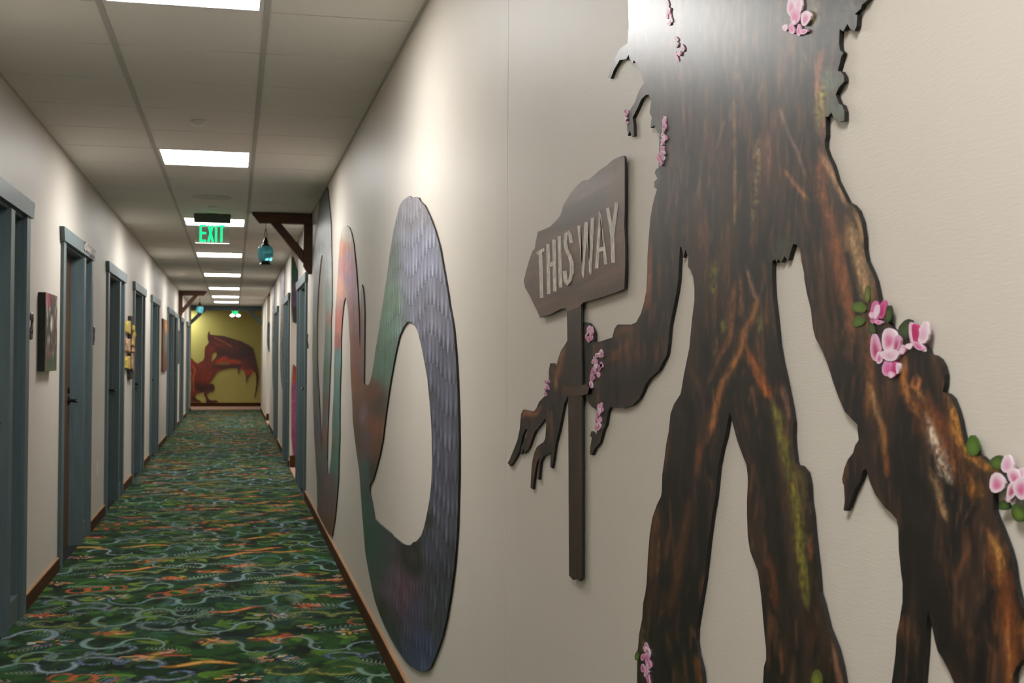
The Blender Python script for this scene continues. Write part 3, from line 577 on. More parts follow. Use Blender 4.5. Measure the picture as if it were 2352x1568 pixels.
TS = [  # points, width, colour, alpha, mottle
([(1690,520),(1690,330),(1687,230)],7,(140,108,76),.9,.4),([(1745,310),(1742,380),(1738,430),(1728,520)],15,(132,108,74),.9,1),([(1770,300),(1767,430)],8,(112,74,58),.8,.3),([(1625,260),(1610,400),(1600,480)],6,(96,80,70),.7,.3),([(1668,270),(1645,350)],5,(110,88,76),.7,.3),
([(1790,240),(1815,310),(1830,340),(1856,410)],6,(130,100,88),.8,.3),([(1800,385),(1830,425),(1862,462)],8,(156,100,66),.8,.4),([(1560,330),(1548,430),(1530,520)],5,(92,72,60),.6,.3),([(1585,300),(1565,420)],4,(100,80,70),.6,.3),([(1640,420),(1640,520),(1635,560)],5,(96,78,62),.6,.4),
([(1545,-300),(1560,0),(1570,200)],12,(110,84,66),.6,.5),([(1690,-300),(1700,-100),(1695,200)],10,(120,92,66),.6,.5),([(1800,-300),(1790,0),(1800,200)],14,(100,76,58),.6,.5),
([(1895,110),(1880,150),(1886,260),(1892,330)],18,(138,86,62),.9,.3),([(1886,175),(1890,230),(1885,310)],22,(150,142,62),.95,1),([(1875,-60),(1876,70)],16,(146,134,86),.9,1),([(1848,115),(1850,165)],20,(120,112,62),.8,1),([(1890,130),(1882,180)],16,(128,78,62),.8,.6),
([(1893,330),(1888,400),(1893,450),(1915,530),(1935,620),(1955,700),(1964,790)],26,(134,78,46),.95,.35),([(1885,350),(1906,385),(1925,425),(1948,475)],12,(178,136,98),.9,.4),([(1948,500),(1966,545),(1977,610),(1992,665),(2008,695)],34,(182,146,104),.95,.45),([(1965,480),(1978,520),(1984,560)],9,(184,142,98),.9,.3),([(1900,400),(1920,450),(1948,502)],20,(42,38,36),.95,.2),([(1948,585),(1963,650),(1975,715)],15,(20,16,14),.95,0),([(1855,490),(1870,560),(1886,650),(1902,770)],9,(80,50,34),.8,.3),([(1830,470),(1848,560),(1862,660)],7,(74,48,36),.7,.3),([(1920,760),(1926,800)],22,(92,76,40),.8,.6),([(1900,600),(1916,700),(1927,770)],7,(92,58,34),.8,.3),([(1935,840),(1960,930)],40,(14,12,10),.8,0),
([(1997,690),(2000,800),(1999,880),(1994,960)],20,(126,78,42),.9,.6),([(2000,880),(2010,920),(2016,945),(2032,990),(2036,1050)],12,(184,138,88),.95,.5),([(2084,800),(2079,880),(2090,920),(2112,955)],17,(178,112,54),.95,.5),([(2095,890),(2115,905),(2135,920)],26,(160,112,62),.9,.9),([(2103,862),(2098,885),(2110,893),(2117,875),(2110,858)],8,(168,100,54),.95,.2),([(2130,900),(2158,980),(2182,1050),(2200,1120)],38,(128,68,26),.9,.6),([(2130,950),(2145,1000),(2160,1040),(2176,1085),(2190,1112)],22,(206,188,166),.95,.75),([(2138,1075),(2153,1115),(2166,1160),(2180,1200)],14,(166,132,92),.9,.6),([(2180,908),(2196,960),(2207,1010),(2226,1042),(2262,1066),(2300,1084)],20,(184,124,48),.95,.6),([(2225,1085),(2240,1155)],22,(150,94,30),.9,.8),([(2255,1100),(2262,1160)],16,(130,86,30),.8,.8),
([(2270,1215),(2290,1250),(2305,1290),(2300,1345)],17,(182,130,66),.95,.6),([(2308,1300),(2316,1400),(2326,1500),(2322,1640)],24,(128,68,26),.9,.6),([(2346,1410),(2356,1490)],22,(160,100,40),.9,.6),([(2318,1440),(2322,1568)],8,(176,116,60),.8,.5),([(2105,1140),(2150,1230),(2185,1310),(2202,1375)],11,(58,38,26),.9,.2),([(2232,1255),(2206,1308),(2192,1345)],11,(96,58,28),.9,.4),([(2056,960),(2080,1090),(2120,1250),(2140,1400)],90,(9,6,6),.85,0),([(2100,1250),(2160,1420),(2230,1560)],70,(10,6,5),.85,0),([(2250,1180),(2235,1250)],30,(60,32,14),.8,.5),([(2280,1360),(2250,1440)],30,(14,8,6),.8,0),
([(1966,1040),(1948,1100)],26,(42,25,16),.9,.2),([(1944,1120),(1943,1165)],7,(104,70,58),.8,.3),([(2150,835),(2160,890)],22,(68,38,26),.9,.3),([(2120,810),(2130,850)],22,(16,11,9),.9,0),([(2060,880),(2055,960)],16,(60,34,18),.9,.4),([(1985,1000),(1975,1060)],22,(60,34,20),.7,.3),([(2030,960),(2040,1100)],10,(150,86,36),.85,.4),
([(1496,540),(1493,600),(1491,645),(1488,685),(1478,722)],11,(142,84,56),.9,.3),([(1520,600),(1514,680),(1500,740)],6,(72,52,44),.7,.2),([(1456,754),(1432,756),(1417,768)],17,(148,94,46),.9,.3),([(1438,790),(1416,815),(1392,834)],22,(122,74,36),.9,.5),([(1445,772),(1440,812)],10,(132,80,42),.8,.3),([(1380,795),(1372,815)],18,(90,50,36),.8,.4),([(1303,788),(1287,830),(1280,872),(1276,900)],10,(146,96,56),.9,.3),([(1248,928),(1232,950),(1206,948),(1198,965)],11,(146,94,58),.9,.3),([(1268,840),(1272,860)],7,(124,84,52),.8,.3),([(1350,745),(1345,765)],10,(110,90,66),.8,.7),([(1480,860),(1440,880),(1400,890)],60,(18,14,12),.7,0),([(1540,640),(1530,740)],14,(36,32,34),.6,0),
([(1645,595),(1640,640),(1640,690)],13,(128,122,40),.95,1),([(1632,600),(1628,690)],10,(92,76,44),.8,.9),([(1666,722),(1661,775)],12,(128,118,44),.95,1),([(1652,770),(1640,820)],10,(96,84,44),.8,1),([(1748,676),(1730,730),(1711,760),(1705,800),(1690,832),(1660,880),(1645,942),(1634,1005)],12,(166,106,50),.95,.4),([(1690,640),(1685,720),(1679,770),(1650,832),(1625,885)],11,(132,82,40),.9,.5),([(1718,795),(1740,850),(1760,892),(1778,925)],18,(172,94,34),.95,.3),([(1715,610),(1730,660),(1742,692)],8,(146,108,84),.9,.5),([(1700,620),(1706,680),(1700,730)],7,(122,82,50),.8,.5),([(1749,715),(1744,775)],12,(118,110,50),.9,1),([(1740,770),(1750,840)],9,(120,72,40),.8,.5),
([(1775,915),(1790,970),(1805,1030),(1819,1090),(1830,1150),(1838,1205),(1843,1280),(1850,1340),(1857,1400)],21,(134,126,46),.95,.5),([(1836,1075),(1846,1110),(1857,1165)],13,(108,100,44),.9,.9),([(1797,875),(1808,930),(1816,965)],9,(140,98,80),.9,.5),([(1770,1265),(1778,1330),(1786,1405)],20,(132,66,26),.9,.6),([(1795,1470),(1806,1545)],20,(104,62,28),.85,.7),([(1870,1425),(1868,1500)],26,(84,40,16),.9,.5),([(1912,1465),(1930,1545),(1936,1600)],11,(146,106,78),.9,.3),([(1858,1230),(1864,1290)],12,(130,82,40),.85,.8),([(1690,900),(1705,980),(1720,1050)],7,(74,42,28),.8,.3),([(1722,1100),(1724,1240)],12,(86,50,24),.85,.4),([(1760,960),(1770,1060),(1775,1200),(1800,1350),(1820,1500)],34,(10,7,6),.8,0),
([(1612,1010),(1604,1075)],12,(112,58,24),.9,.4),([(1588,1130),(1571,1230),(1556,1330),(1530,1405)],17,(82,48,20),.9,.4),([(1512,1170),(1501,1250),(1496,1340)],14,(100,58,30),.9,.4),([(1516,1235),(1511,1320)],5,(146,106,66),.8,.8),([(1480,1430),(1478,1510)],12,(106,90,56),.9,.8),([(1605,1500),(1613,1575)],9,(124,78,28),.9,.3),([(1610,1110),(1590,1300),(1560,1500)],34,(9,7,6),.75,0),([(1545,960),(1535,1060)],12,(60,36,24),.7,.4),([(1640,840),(1600,960)],34,(20,16,14),.6,0)]
TB = [([(2005,870),(2018,940),(2040,1010)],44,(104,60,32),.8,.4),([(2100,900),(2140,970),(2175,1060)],60,(140,80,34),.8,.5),([(2215,1060),(2250,1130)],44,(120,70,26),.8,.5),([(2275,1220),(2306,1330),(2330,1480),(2326,1600)],46,(112,60,24),.85,.4),([(1905,520),(1930,620),(1950,720)],30,(118,66,38),.7,.3),([(1510,1200),(1500,1330),(1490,1440)],30,(78,44,24),.7,.4),([(1585,1150),(1560,1330),(1540,1420)],24,(84,48,22),.7,.4)]
for i, (pts, wd, c, a, mo) in enumerate(TB + TS):
    if max(c) < 24: tc.stroke(pts, wd * .9, pc(*c), a, .9); continue
    tc.stroke(pts, wd * 1.35, pc(*c), a, .55, mott=mo * .8, msc=5, seed=i, fiber=1)
for (x, y, rx, ry, c, a) in [(1912,185,24,26,(84,96,78),.95),(1926,248,24,34,(82,94,76),.95),(1955,35,34,44,(78,80,72),.8),(1915,90,20,50,(72,66,66),.5),(1506,292,12,18,(92,104,92),.8),(1800,575,26,30,(46,54,38),.8),(1577,600,10,20,(40,48,38),.8),(1510,405,9,22,(70,74,62),.8),(1362,1010,9,20,(40,36,24),.8),(1500,-250,60,90,(70,84,60),.6),(1900,-250,70,110,(74,86,62),.6),(1650,-520,120,90,(66,80,54),.6)]: tc.blob(x, y, rx, ry, pc(*c), a, .4, 0, .3, 8)
tc.A = tc.A * (1 + .9 * (s3 - .5))[..., None] * (1 + .8 * (s1 - .5))[..., None]
del X_, Y_, wx, s1, s2, s3
tree = empty('tree_figure', tuple(pix(1700, 1400, 0, XR))); tree.location = (XR, tree.location.y, .15)
tag(tree, 'brown tree person board cutout with pink magnolias striding along the wall', 'wall cutout')
cutout('board', [TREE], on_right, .005, tc.sample, [M['cutout'], M['edge']], tree, step=3.4, stepfn=lambda G: (G[:, 1] > -20) & (G[:, 1] < 1600) | ((np.arange(len(G)) % 6) == 0))
# the curled finger in front of the sign post
cutout('finger', [[(1296,893),(1306,884),(1330,889),(1352,882),(1362,888),(1358,904),(1340,909),(1318,909),(1298,908)]], lambda P, d: on_right(P, d, .0108), .0012, lambda P: np.clip(.75 * pc(78, 56, 36)[None] * (.6 + .9 * fbm(P[:, 0] / 8, P[:, 1] / 4, 9)[:, None]), 0, 1), [M['cutout'], M['edge']], tree, step=3)
# blossoms and leaves: printed pieces standing a little proud
def petals_mesh(name, items, depth, parent):
    """items: (cx, cy, rx, ry, angle_deg, core colour, edge colour); each petal a shaded ellipse of rings"""
    V = []; Fc = []; CL = []
    for k, (cx, cy, rx, ry, an, cc, ce_) in enumerate(items):
        a = math.radians(an); n = 14; base = len(V); d = depth + .0003 * (k % 5)
        cc, ce_ = pc(*cc), pc(*ce_)
        def put(u, v, c_):
            x = cx + u * rx * math.cos(a) - v * ry * math.sin(a); y = cy + u * rx * math.sin(a) + v * ry * math.cos(a)
            V.append((x, y, d)); CL.append(c_)
        put(0, .25, cc)
        for q, f in ((.42, .30), (.74, .85), (1, 1.0)):
            for j in range(n):
                t = 2 * math.pi * j / n; wob = 1 + .08 * math.sin(3 * t + k); put(q * wob * math.cos(t), .25 * (1 - q) + q * wob * math.sin(t), cc * (1 - f) + ce_ * f)
        Fc += [(base, base + 1 + j, base + 1 + (j + 1) % n) for j in range(n)]
        for r_ in range(2):
            o1 = base + 1 + r_ * n; Fc += [(o1 + j, o1 + n + j, o1 + n + (j + 1) % n, o1 + (j + 1) % n) for j in range(n)]
        # rim down to the board
        o1 = base + 1 + 2 * n; o2 = len(V)
        for j in range(n): V.append((V[o1 + j][0], V[o1 + j][1], .004)); CL.append(ce_ * .5)
        Fc += [(o1 + j, o2 + j, o2 + (j + 1) % n, o1 + (j + 1) % n) for j in range(n)]
    A = np.array(V); W3 = pix_many(A[:, :2], 0, XR - .005); W3[:, 0] = XR - .0015 - A[:, 2]
    me = mesh(name, W3, Fc); set_cols(me, np.array(CL)); bm = bmesh.new(); bm.from_mesh(me); bmesh.ops.recalc_face_normals(bm, faces=bm.faces); bm.to_mesh(me); bm.free()
    return link(name, me, M['petal'], parent)
PK1, WH, MG, LP = (204, 84, 142), (228, 208, 218), (170, 30, 92), (216, 166, 194)
BL = [
 [(1824,18,11,22,-5,PK1,WH),(1840,12,9,24,5,LP,WH),(1833,38,12,20,0,PK1,LP),(1858,42,11,18,15,PK1,WH),(1811,64,6,8,0,LP,WH),(1824,66,7,13,-10,PK1,LP),(1841,70,5,14,0,PK1,LP),(1853,73,9,6,-20,PK1,LP),(1831,52,6,6,0,WH,LP)],
 [(2033,712,8,22,8,MG,(196,84,140)),(2016,718,11,26,5,PK1,(200,110,160)),(2021,716,7,17,10,WH,(220,190,210)),(2026,740,9,5,10,PK1,LP),(2010,724,5,8,-20,WH,LP)],
 [(2017,800,12,32,-6,MG,LP),(2027,822,8,14,0,PK1,WH),(2050,780,18,27,5,PK1,WH),(2068,790,8,22,10,MG,LP),(2053,815,21,14,0,LP,WH),(2077,803,9,11,0,WH,LP),(2047,845,14,21,0,PK1,(212,150,190)),(2062,848,9,18,10,MG,PK1),(2056,860,8,8,0,WH,LP),(2071,845,4,13,0,LP,WH)],
 [(2128,765,13,26,10,LP,WH),(2104,767,9,27,-8,WH,LP),(2110,764,8,21,-4,MG,(186,50,110)),(2118,795,15,7,38,PK1,LP),(2097,795,8,7,0,WH,WH),(2125,798,4,12,-30,LP,WH)],
 [(2321,1066,14,21,0,(214,150,190),WH),(2298,1109,18,23,0,PK1,WH),(2338,1095,14,22,-20,PK1,WH),(2335,1125,12,22,20,MG,WH),(2356,1120,18,26,0,PK1,WH),(2352,1090,12,18,20,LP,WH),(2325,1145,6,9,0,WH,LP),(2372,1095,12,18,0,PK1,WH)],
]
LF = [(1978,706,17,12,15,(92,116,38),(72,96,32)),(1976,738,15,12,-20,(88,112,36),(64,88,28)),(1997,676,6,20,0,(110,120,50),(80,92,36)),(2007,752,8,22,-12,(66,88,34),(44,60,26)),(2045,722,9,20,8,(70,92,40),(40,56,28)),(2087,756,18,23,20,(56,78,34),(36,52,26)),(2240,1024,15,24,-5,(92,122,40),(66,94,30)),(2297,1062,17,17,30,(90,116,40),(56,78,28)),(2312,1160,13,12,0,(70,98,36),(40,58,24)),(2345,1178,16,22,-30,(96,120,40),(56,76,28)),(2372,1150,14,20,0,(66,90,36),(44,60,26)),(1466,1507,5,10,0,(104,124,40),(66,84,30)),(1880,1560,13,22,0,(122,128,48),(84,92,34))]
for i, it in enumerate(BL): petals_mesh('magnolia_blossom', it, .0070, tree)
for it in LF: petals_mesh('leaf', [it], .0062, tree)
pr = random.Random(5)
for (ax, ay, bx, by, n, sx, sy, w0) in [(1380,805,1368,875,18,10,10,6),(1357,757,1356,780,9,6,8,6),(1382,925,1376,985,10,4,6,6),(1532,270,1521,380,20,6,9,6),(1494,1482,1484,1565,12,9,10,8),(1442,258,1442,285,6,4,5,4),(1262,870,1253,905,7,4,6,4),(1541,10,1536,50,8,9,8,6),(1570,90,1566,140,6,12,9,6)]:
    it = []
    for k in range(n):
        t = (k + .5) / n; it.append((ax + (bx - ax) * t + pr.uniform(-sx, sx), ay + (by - ay) * t + pr.uniform(-sy, sy), w0 * pr.uniform(.4, .7), w0 * pr.uniform(.9, 1.7), pr.uniform(-25, 25), pr.choice([PK1, MG, LP]), pr.choice([WH, LP, (196, 150, 180)])))
    petals_mesh('blossom_spray', it, .0066, tree)
print('tree done')

# ================================================================== THIS WAY SIGN
SIGN = [(1430,360),(1438,358),(1442,362),(1442,480),(1441,520),(1443,560),(1443,610),(1441,663),(1420,672),(1380,685),(1345,695),(1337,705),(1308,716),(1305,707),(1292,710),(1270,722),(1246,729),(1235,705),(1220,675),(1211,660),(1208,645),(1213,625),(1220,600),(1228,577),(1234,570),(1236,555),(1241,532),(1255,527),(1270,520),(1285,505),(1293,495),(1300,472),(1310,455),(1320,440),(1333,425),(1345,415),(1358,413),(1370,403),(1385,390),(1400,380),(1415,367)]
def paint_wood(base, hi, lo, ang, seed):
    def f(P):
        a = math.radians(ang); u = P[:, 0] * math.cos(a) + P[:, 1] * math.sin(a); v = -P[:, 0] * math.sin(a) + P[:, 1] * math.cos(a)
        n = fbm(u / 60, v / 6, seed, 3)[:, None]; m_ = fbm(u / 120, v / 26, seed + 5, 2)[:, None]
        c = pc(*base)[None] * np.ones_like(n); c = c * (1 - np.clip((n - .5) * 3, 0, 1) * .6) + pc(*hi)[None] * np.clip((n - .5) * 3, 0, 1) * .6; c = c * (1 - np.clip((.5 - m_) * 4, 0, 1) * .6) + pc(*lo)[None] * np.clip((.5 - m_) * 4, 0, 1) * .6
        return c
    return f
sign = empty('wooden_direction_sign', tuple(pix(1325, 1330, 0, XR))); tag(sign, 'weathered brown arrow sign reading THIS WAY on a tall post held by the tree hand', 'sign')
cutout('sign_post', [[(1308,712),(1341,702),(1342,800),(1343,900),(1343,1100),(1343,1326),(1338,1334),(1330,1329),(1322,1331),(1313,1321),(1312,1100),(1311,900)]], on_right_front, .0035, paint_wood((52, 38, 28), (86, 58, 34), (30, 22, 17), 90, 3), [M['cutout'], M['edge']], sign, step=4)
cutout('sign_board', [SIGN], on_right_front, .0036, paint_wood((96, 72, 60), (128, 92, 68), (62, 46, 40), -22, 7), [M['cutout'], M['edge']], sign, step=4)
def glyph(paths, wd, depth, parent, name='letter', d0=.0106):
    V = []; Fc = []
    sn = 0
    for P in paths:
        P = np.array(P, float); n = len(P); L_ = []; R_ = []
        for i in range(n):
            a = P[min(i + 1, n - 1)] - P[max(i - 1, 0)]; a = a / (np.hypot(*a) + 1e-9); nn = np.array([-a[1], a[0]])
            # letters are foreshortened: keep stroke width mostly horizontal
            L_.append(P[i] + nn * wd / 2 * (1.0 if abs(nn[0]) > .5 else 1.3)); R_.append(P[i] - nn * wd / 2 * (1.0 if abs(nn[0]) > .5 else 1.3))
        for i in range(n - 1):
            b = len(V); sn += 1
            for q in (L_[i], L_[i + 1], R_[i + 1], R_[i]): V.append((q[0], q[1], depth + .00012 * sn))
            for q in (L_[i], L_[i + 1], R_[i + 1], R_[i]): V.append((q[0], q[1], d0 - .0005))
            Fc += [(b, b + 1, b + 2, b + 3)]; Fc += [(b + j, b + 4 + j, b + 4 + (j + 1) % 4, b + (j + 1) % 4) for j in range(4)]
    A = np.array(V); W3 = pix_many(A[:, :2], 0, XR - .0106); W3[:, 0] = XR - A[:, 2]
    me = mesh(name, W3, Fc); return link(name, me, M['letter'], parent)
for g in ([[(1234,583),(1251,572)],[(1242,577),(1244.5,684)]], [[(1259,560),(1261,675)],[(1273,550),(1275,669)],[(1259,611),(1275,603)]], [[(1285,542),(1288,660)]],
          [[(1313,558),(1310,541),(1306,533),(1301,538),(1299,555),(1302,574),(1309,587),(1314,604),(1314,628),(1310,644),(1305,651),(1300,645),(1298,622)]], [[(1330,518),(1339,634),(1347,510)],[(1347,510),(1356,628),(1362,500)]], [[(1371,616),(1379,487),(1392,607)],[(1374,575),(1389,570)]], [[(1396,477),(1407,542)],[(1417,465),(1407,542)],[(1407,540),(1409,603)]]):
    glyph(g, 7.5, .0112, sign)

# ================================================================== SERPENT (board cut-out)
SERP = [(750,430),(753,433),(756,460),(759,490),(761,520),(762,580),(763,640),(763,700),(761,740),(761,800),(759,850),(757,900),(755,950),(753,1000),(752,1060),(753,1085),(755,1094),(757,1085),(761,1050),(763,1010),(764,960),(767,900),(768,850),(769,800),(770,760),(771,710),(773,690),(776,640),(779,590),(781,560),(785,535),(790,523),(797,518),(803,522),(808,535),(813,560),(816,590),(819,620),(821,650),(823,680),(825,720),(826,760),(827.4,800),(828.6,780),(828.6,740),(829,700),(830,670),(832,653),(835,665),(837,690),(838,720),(837.5,800),(836.5,880),(840,883),(847,884),(851,876),(856,855),(860,830),(864,800),(868,780),(873,745),(880,700),(889,640),(897,580),(905,530),(914,490),(920,470),(927,460),(936,453),(941,450),(948,454),(955,452),(963,454),(967,463),(977,472),(983,485),(990,500),(1000,527),(1008,555),(1012,570),(1018,605),(1024,640),(1030,675),(1034,705),(1040,735),(1044,765),(1047,800),(1050,840),(1052,890),(1054,950),(1055,1010),(1055,1090),(1053,1160),(1052,1200),(1050,1240),(1046,1290),(1040,1340),(1034,1380),(1027,1420),(1018,1460),(1010,1485),(1000,1510),(992,1530),(986,1537),(978,1541),(968,1542),(958,1538),(945,1530),(935,1520),(920,1500),(910,1485),(897,1462),(884,1435),(875,1415),(862,1380),(855,1350),(848,1315),(840,1270),(836,1220),(832,1170),(830,1140),(828,1110),(826,1080),(822,1055),(818,1025),(815,1000),(811,965),(810,930),(808,890),(806,850),(805,790),(802,740),(800,710),(797,692),(794,683),(791,692),(789,705),(786,740),(784,780),(784,830),(782,880),(781,930),(781,1000),(779,1050),(778,1100),(774,1150),(770,1190),(763,1232),(757,1226),(741,1198),(729,1174),(729,1140),(728,1100),(725,1050),(722,1000),(721,960),(720,930),(719,900),(719,860),(718,800),(719,760),(719,720),(720,680),(721,640),(723,600),(726,560),(728,530),(731,490),(734,462)]
HOLE_A = [(938,738),(928,750),(919,770),(912,800),(906,830),(899,870),(893,910),(886,960),(880,1010),(873,1045),(864,1080),(858,1100),(850,1115),(850,1130),(855,1155),(861,1190),(870,1200),(885,1213),(900,1225),(904,1231),(915,1240),(925,1248),(935,1252),(945,1251),(951,1244),(957,1243),(962,1238),(968,1230),(974,1215),(980,1190),(985,1165),(989,1140),(992,1110),(994,1060),(993,1000),(991,960),(986,900),(983,870),(976,830),(968,790),(960,760),(953,745),(946,739)]
HOLE_C = [(740.5,584),(738,594),(735,620),(732,660),(730,700),(729,740),(729,780),(729,820),(731,870),(733,900),(735,940),(737,980),(738.5,1030),(739,1040),(739.5,1000),(741,950),(742,900),(743,860),(745,820),(747,780),(748,730),(748,700),(748,650),(746,612)]
CP = [  # colour control points of the skin and its painted-in sheen: x, y, colour, spread
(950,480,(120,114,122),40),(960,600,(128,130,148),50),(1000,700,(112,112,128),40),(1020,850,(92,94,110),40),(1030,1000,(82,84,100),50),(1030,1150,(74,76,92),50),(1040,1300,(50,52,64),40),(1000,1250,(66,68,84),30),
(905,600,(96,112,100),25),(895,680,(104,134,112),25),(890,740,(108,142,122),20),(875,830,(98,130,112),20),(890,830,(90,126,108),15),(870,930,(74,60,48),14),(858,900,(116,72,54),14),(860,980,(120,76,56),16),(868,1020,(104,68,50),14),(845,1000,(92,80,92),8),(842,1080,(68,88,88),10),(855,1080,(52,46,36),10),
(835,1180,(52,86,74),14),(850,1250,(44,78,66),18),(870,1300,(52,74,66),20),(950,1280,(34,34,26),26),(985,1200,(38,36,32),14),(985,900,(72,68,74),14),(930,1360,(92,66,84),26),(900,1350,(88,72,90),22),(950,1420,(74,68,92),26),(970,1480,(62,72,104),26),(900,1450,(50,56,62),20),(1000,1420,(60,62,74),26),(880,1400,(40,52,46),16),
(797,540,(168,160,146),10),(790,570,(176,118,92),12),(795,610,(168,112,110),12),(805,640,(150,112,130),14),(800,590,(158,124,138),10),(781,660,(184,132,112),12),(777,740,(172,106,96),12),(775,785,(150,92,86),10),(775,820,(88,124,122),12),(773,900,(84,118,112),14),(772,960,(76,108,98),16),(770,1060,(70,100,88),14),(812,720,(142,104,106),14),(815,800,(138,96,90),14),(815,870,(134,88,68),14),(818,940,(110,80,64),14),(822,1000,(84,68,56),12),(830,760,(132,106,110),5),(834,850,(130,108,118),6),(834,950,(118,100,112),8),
(745,480,(60,56,58),14),(745,530,(112,110,112),12),(740,560,(168,168,174),12),(730,620,(150,150,148),10),(755,620,(150,160,158),10),(755,680,(120,140,134),12),(725,700,(126,132,124),12),(724,800,(104,116,104),14),(724,900,(92,96,92),14),(726,980,(80,80,94),14),(733,1100,(72,76,82),12),(755,780,(100,122,112),12),(752,860,(82,108,94),12),(748,930,(100,84,76),12),(746,1000,(106,82,68),12),(748,1100,(96,76,76),12),(755,1150,(92,72,78),12),(757,1210,(98,64,46),12)]  # whitish points high on the far coil paint its sheen into the colour
CPa = np.array([(a, b) for a, b, _, _ in CP], float); CPc = np.array([lin(c) for _, _, c, _ in CP]); CPs = np.array([s for *_, s in CP], float)
def paint_serpent(P):
    d = ((P[:, None, 0] - CPa[None, :, 0]) / CPs[None]) ** 2 + ((P[:, None, 1] - CPa[None, :, 1]) / (CPs[None] * 1.8)) ** 2
    wgt = 1.0 / (d + .05) ** 2; base = (wgt @ CPc) / wgt.sum(1)[:, None] * 1.12
    W3 = pix_many(P, 0, XR - .005); Yw, Zw = W3[:, 1], W3[:, 2]
    big = np.clip((P[:, 0] - 850) / 60, 0, 1)
    sx, sz = .082, .10
    wob = .3 * np.sin(Yw * 7) + .5 * fbm(Yw * 4, Zw * 4, 77, 2)
    row = np.floor(Zw / sz + wob); v = Zw / sz + wob - row; u_ = Yw / sx + .5 * (row % 2) + .35 * hsh(row, row * 0, 5); ci = np.floor(u_); u = u_ - ci - .5
    rnd = hsh(ci, row, 9); hw = np.clip(.10 + .75 * v, 0, .47); tip = np.abs(u) < hw
    prof = np.clip(1 - np.abs(u) / (hw + 1e-6), 0, 1) ** .5
    sh = np.where(tip, .52 + (.25 + .75 * (1 - v)) * prof * (.45 + .75 * rnd), .42)
    fib = fbm(Yw * 240, Zw * 16, 71, 2); fib2 = fbm(Yw * 40, Zw * 5, 73, 2)
    sh = (sh * big + .9 * (1 - big)) * (.72 + .56 * fib) * (.7 + .6 * fib2)
    tipl = (tip & (v < .45)) * rnd * prof * (1 - v)
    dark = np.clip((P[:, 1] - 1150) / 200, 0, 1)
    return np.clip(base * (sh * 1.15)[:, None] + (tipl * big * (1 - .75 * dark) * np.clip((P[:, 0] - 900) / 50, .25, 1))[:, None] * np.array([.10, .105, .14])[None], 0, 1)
sp = empty('serpent', tuple(pix(970, 1540, 0, XR))); tag(sp, 'looping grey-green and russet scaled serpent board cutout along the wall', 'wall cutout')
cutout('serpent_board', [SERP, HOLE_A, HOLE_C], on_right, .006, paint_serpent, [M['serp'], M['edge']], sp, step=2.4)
print('serpent done')

# ================================================================== FAR DRAGON, SIDE-HALL AND FAR CUT-OUTS
dcrop = lambda L_: [(430 + x / 6.033, 690 + y / 6.033) for x, y in L_]
DR = dcrop([(300,420),(312,455),(322,472),(380,480),(500,490),(620,525),(740,560),(860,620),(925,680),(918,700),(935,740),(960,850),(985,960),(995,1060),(985,1150),(965,1250),(935,1360),(930,1345),(945,1250),(957,1150),(955,1060),(940,990),(915,985),(880,1030),(845,1070),(820,1140),(812,1120),(815,1060),(785,980),(760,950),(730,950),(712,1025),(702,1015),(700,960),(690,938),(600,935),(500,955),(420,985),(370,1060),(310,1150),(360,1155),(385,1190),(370,1250),(300,1280),(270,1300),(290,1360),(330,1382),(400,1380),(435,1400),(380,1412),(265,1412),(255,1350),(230,1300),(240,1270),(190,1275),(130,1290),(110,1340),(140,1370),(190,1390),(190,1408),(60,1408),(20,1408),(40,1330),(55,1200),(50,1080),(60,1000),(40,960),(-60,900),(-140,1000),(-220,900),(-260,1060),(-330,820),(-200,640),(-60,740),(70,805),(110,850),(150,870),(220,830),(240,780),(240,700),(250,640),(285,605),(275,610),(300,580),(285,540),(280,490)])
DH = [dcrop([(340,740),(380,710),(410,730),(400,780),(360,830),(335,850)]), dcrop([(400,885),(470,857),(550,850),(572,870),(500,886)])]
dcv = Canvas(370, 740, 610, 940, .7, .7, lin((110, 38, 20)) * 1.1)
def ds(pts, wd, c, a=.9, mo=.3): dcv.stroke(dcrop(pts), wd / 6.033, lin(c) * 1.05, a, .6, mott=mo, msc=4)
ds([(330,500),(520,520),(700,600),(850,680),(930,900)], 150, (60, 24, 18)); ds([(850,720),(700,760),(560,720),(440,720)], 130, (58, 26, 20)); ds([(960,900),(985,1080),(950,1300)], 60, (70, 24, 16)); ds([(430,860),(520,800),(570,860)], 60, (190, 60, 26)); ds([(610,840),(680,850),(720,860)], 50, (190, 66, 28)); ds([(760,960),(830,1010),(880,980)], 60, (176, 62, 30)); ds([(380,510),(520,580),(620,640)], 22, (150, 76, 50)); ds([(300,500),(300,560)], 40, (64, 36, 34)); ds([(280,620),(270,740),(270,830)], 50, (90, 30, 20)); ds([(320,600),(400,640),(470,700)], 40, (70, 32, 24)); ds([(360,910),(500,920),(720,905)], 50, (66, 24, 18)); ds([(200,900),(250,980),(220,1080)], 80, (128, 40, 24)); ds([(120,1180),(230,1220),(330,1200)], 110, (30, 16, 12)); ds([(70,900),(110,960),(80,1080),(90,1240)], 24, (176, 84, 44)); ds([(80,1350),(160,1395)], 50, (24, 14, 10)); ds([(250,1310),(280,1390),(400,1395)], 50, (26, 14, 10)); ds([(320,1000),(280,1100)], 40, (150, 48, 26)); ds([(80,830),(140,880)], 40, (150, 60, 36))
dg = empty('dragon', tuple(pix(500, 925, 1, 34.58))); tag(dg, 'dark red winged dragon board cutout crouching on the olive end wall', 'wall cutout')
cutout('dragon_board', [DR] + DH, on_y(34.6), .015, dcv.sample, [M['cutout'], M['edge']], dg, step=1.1)
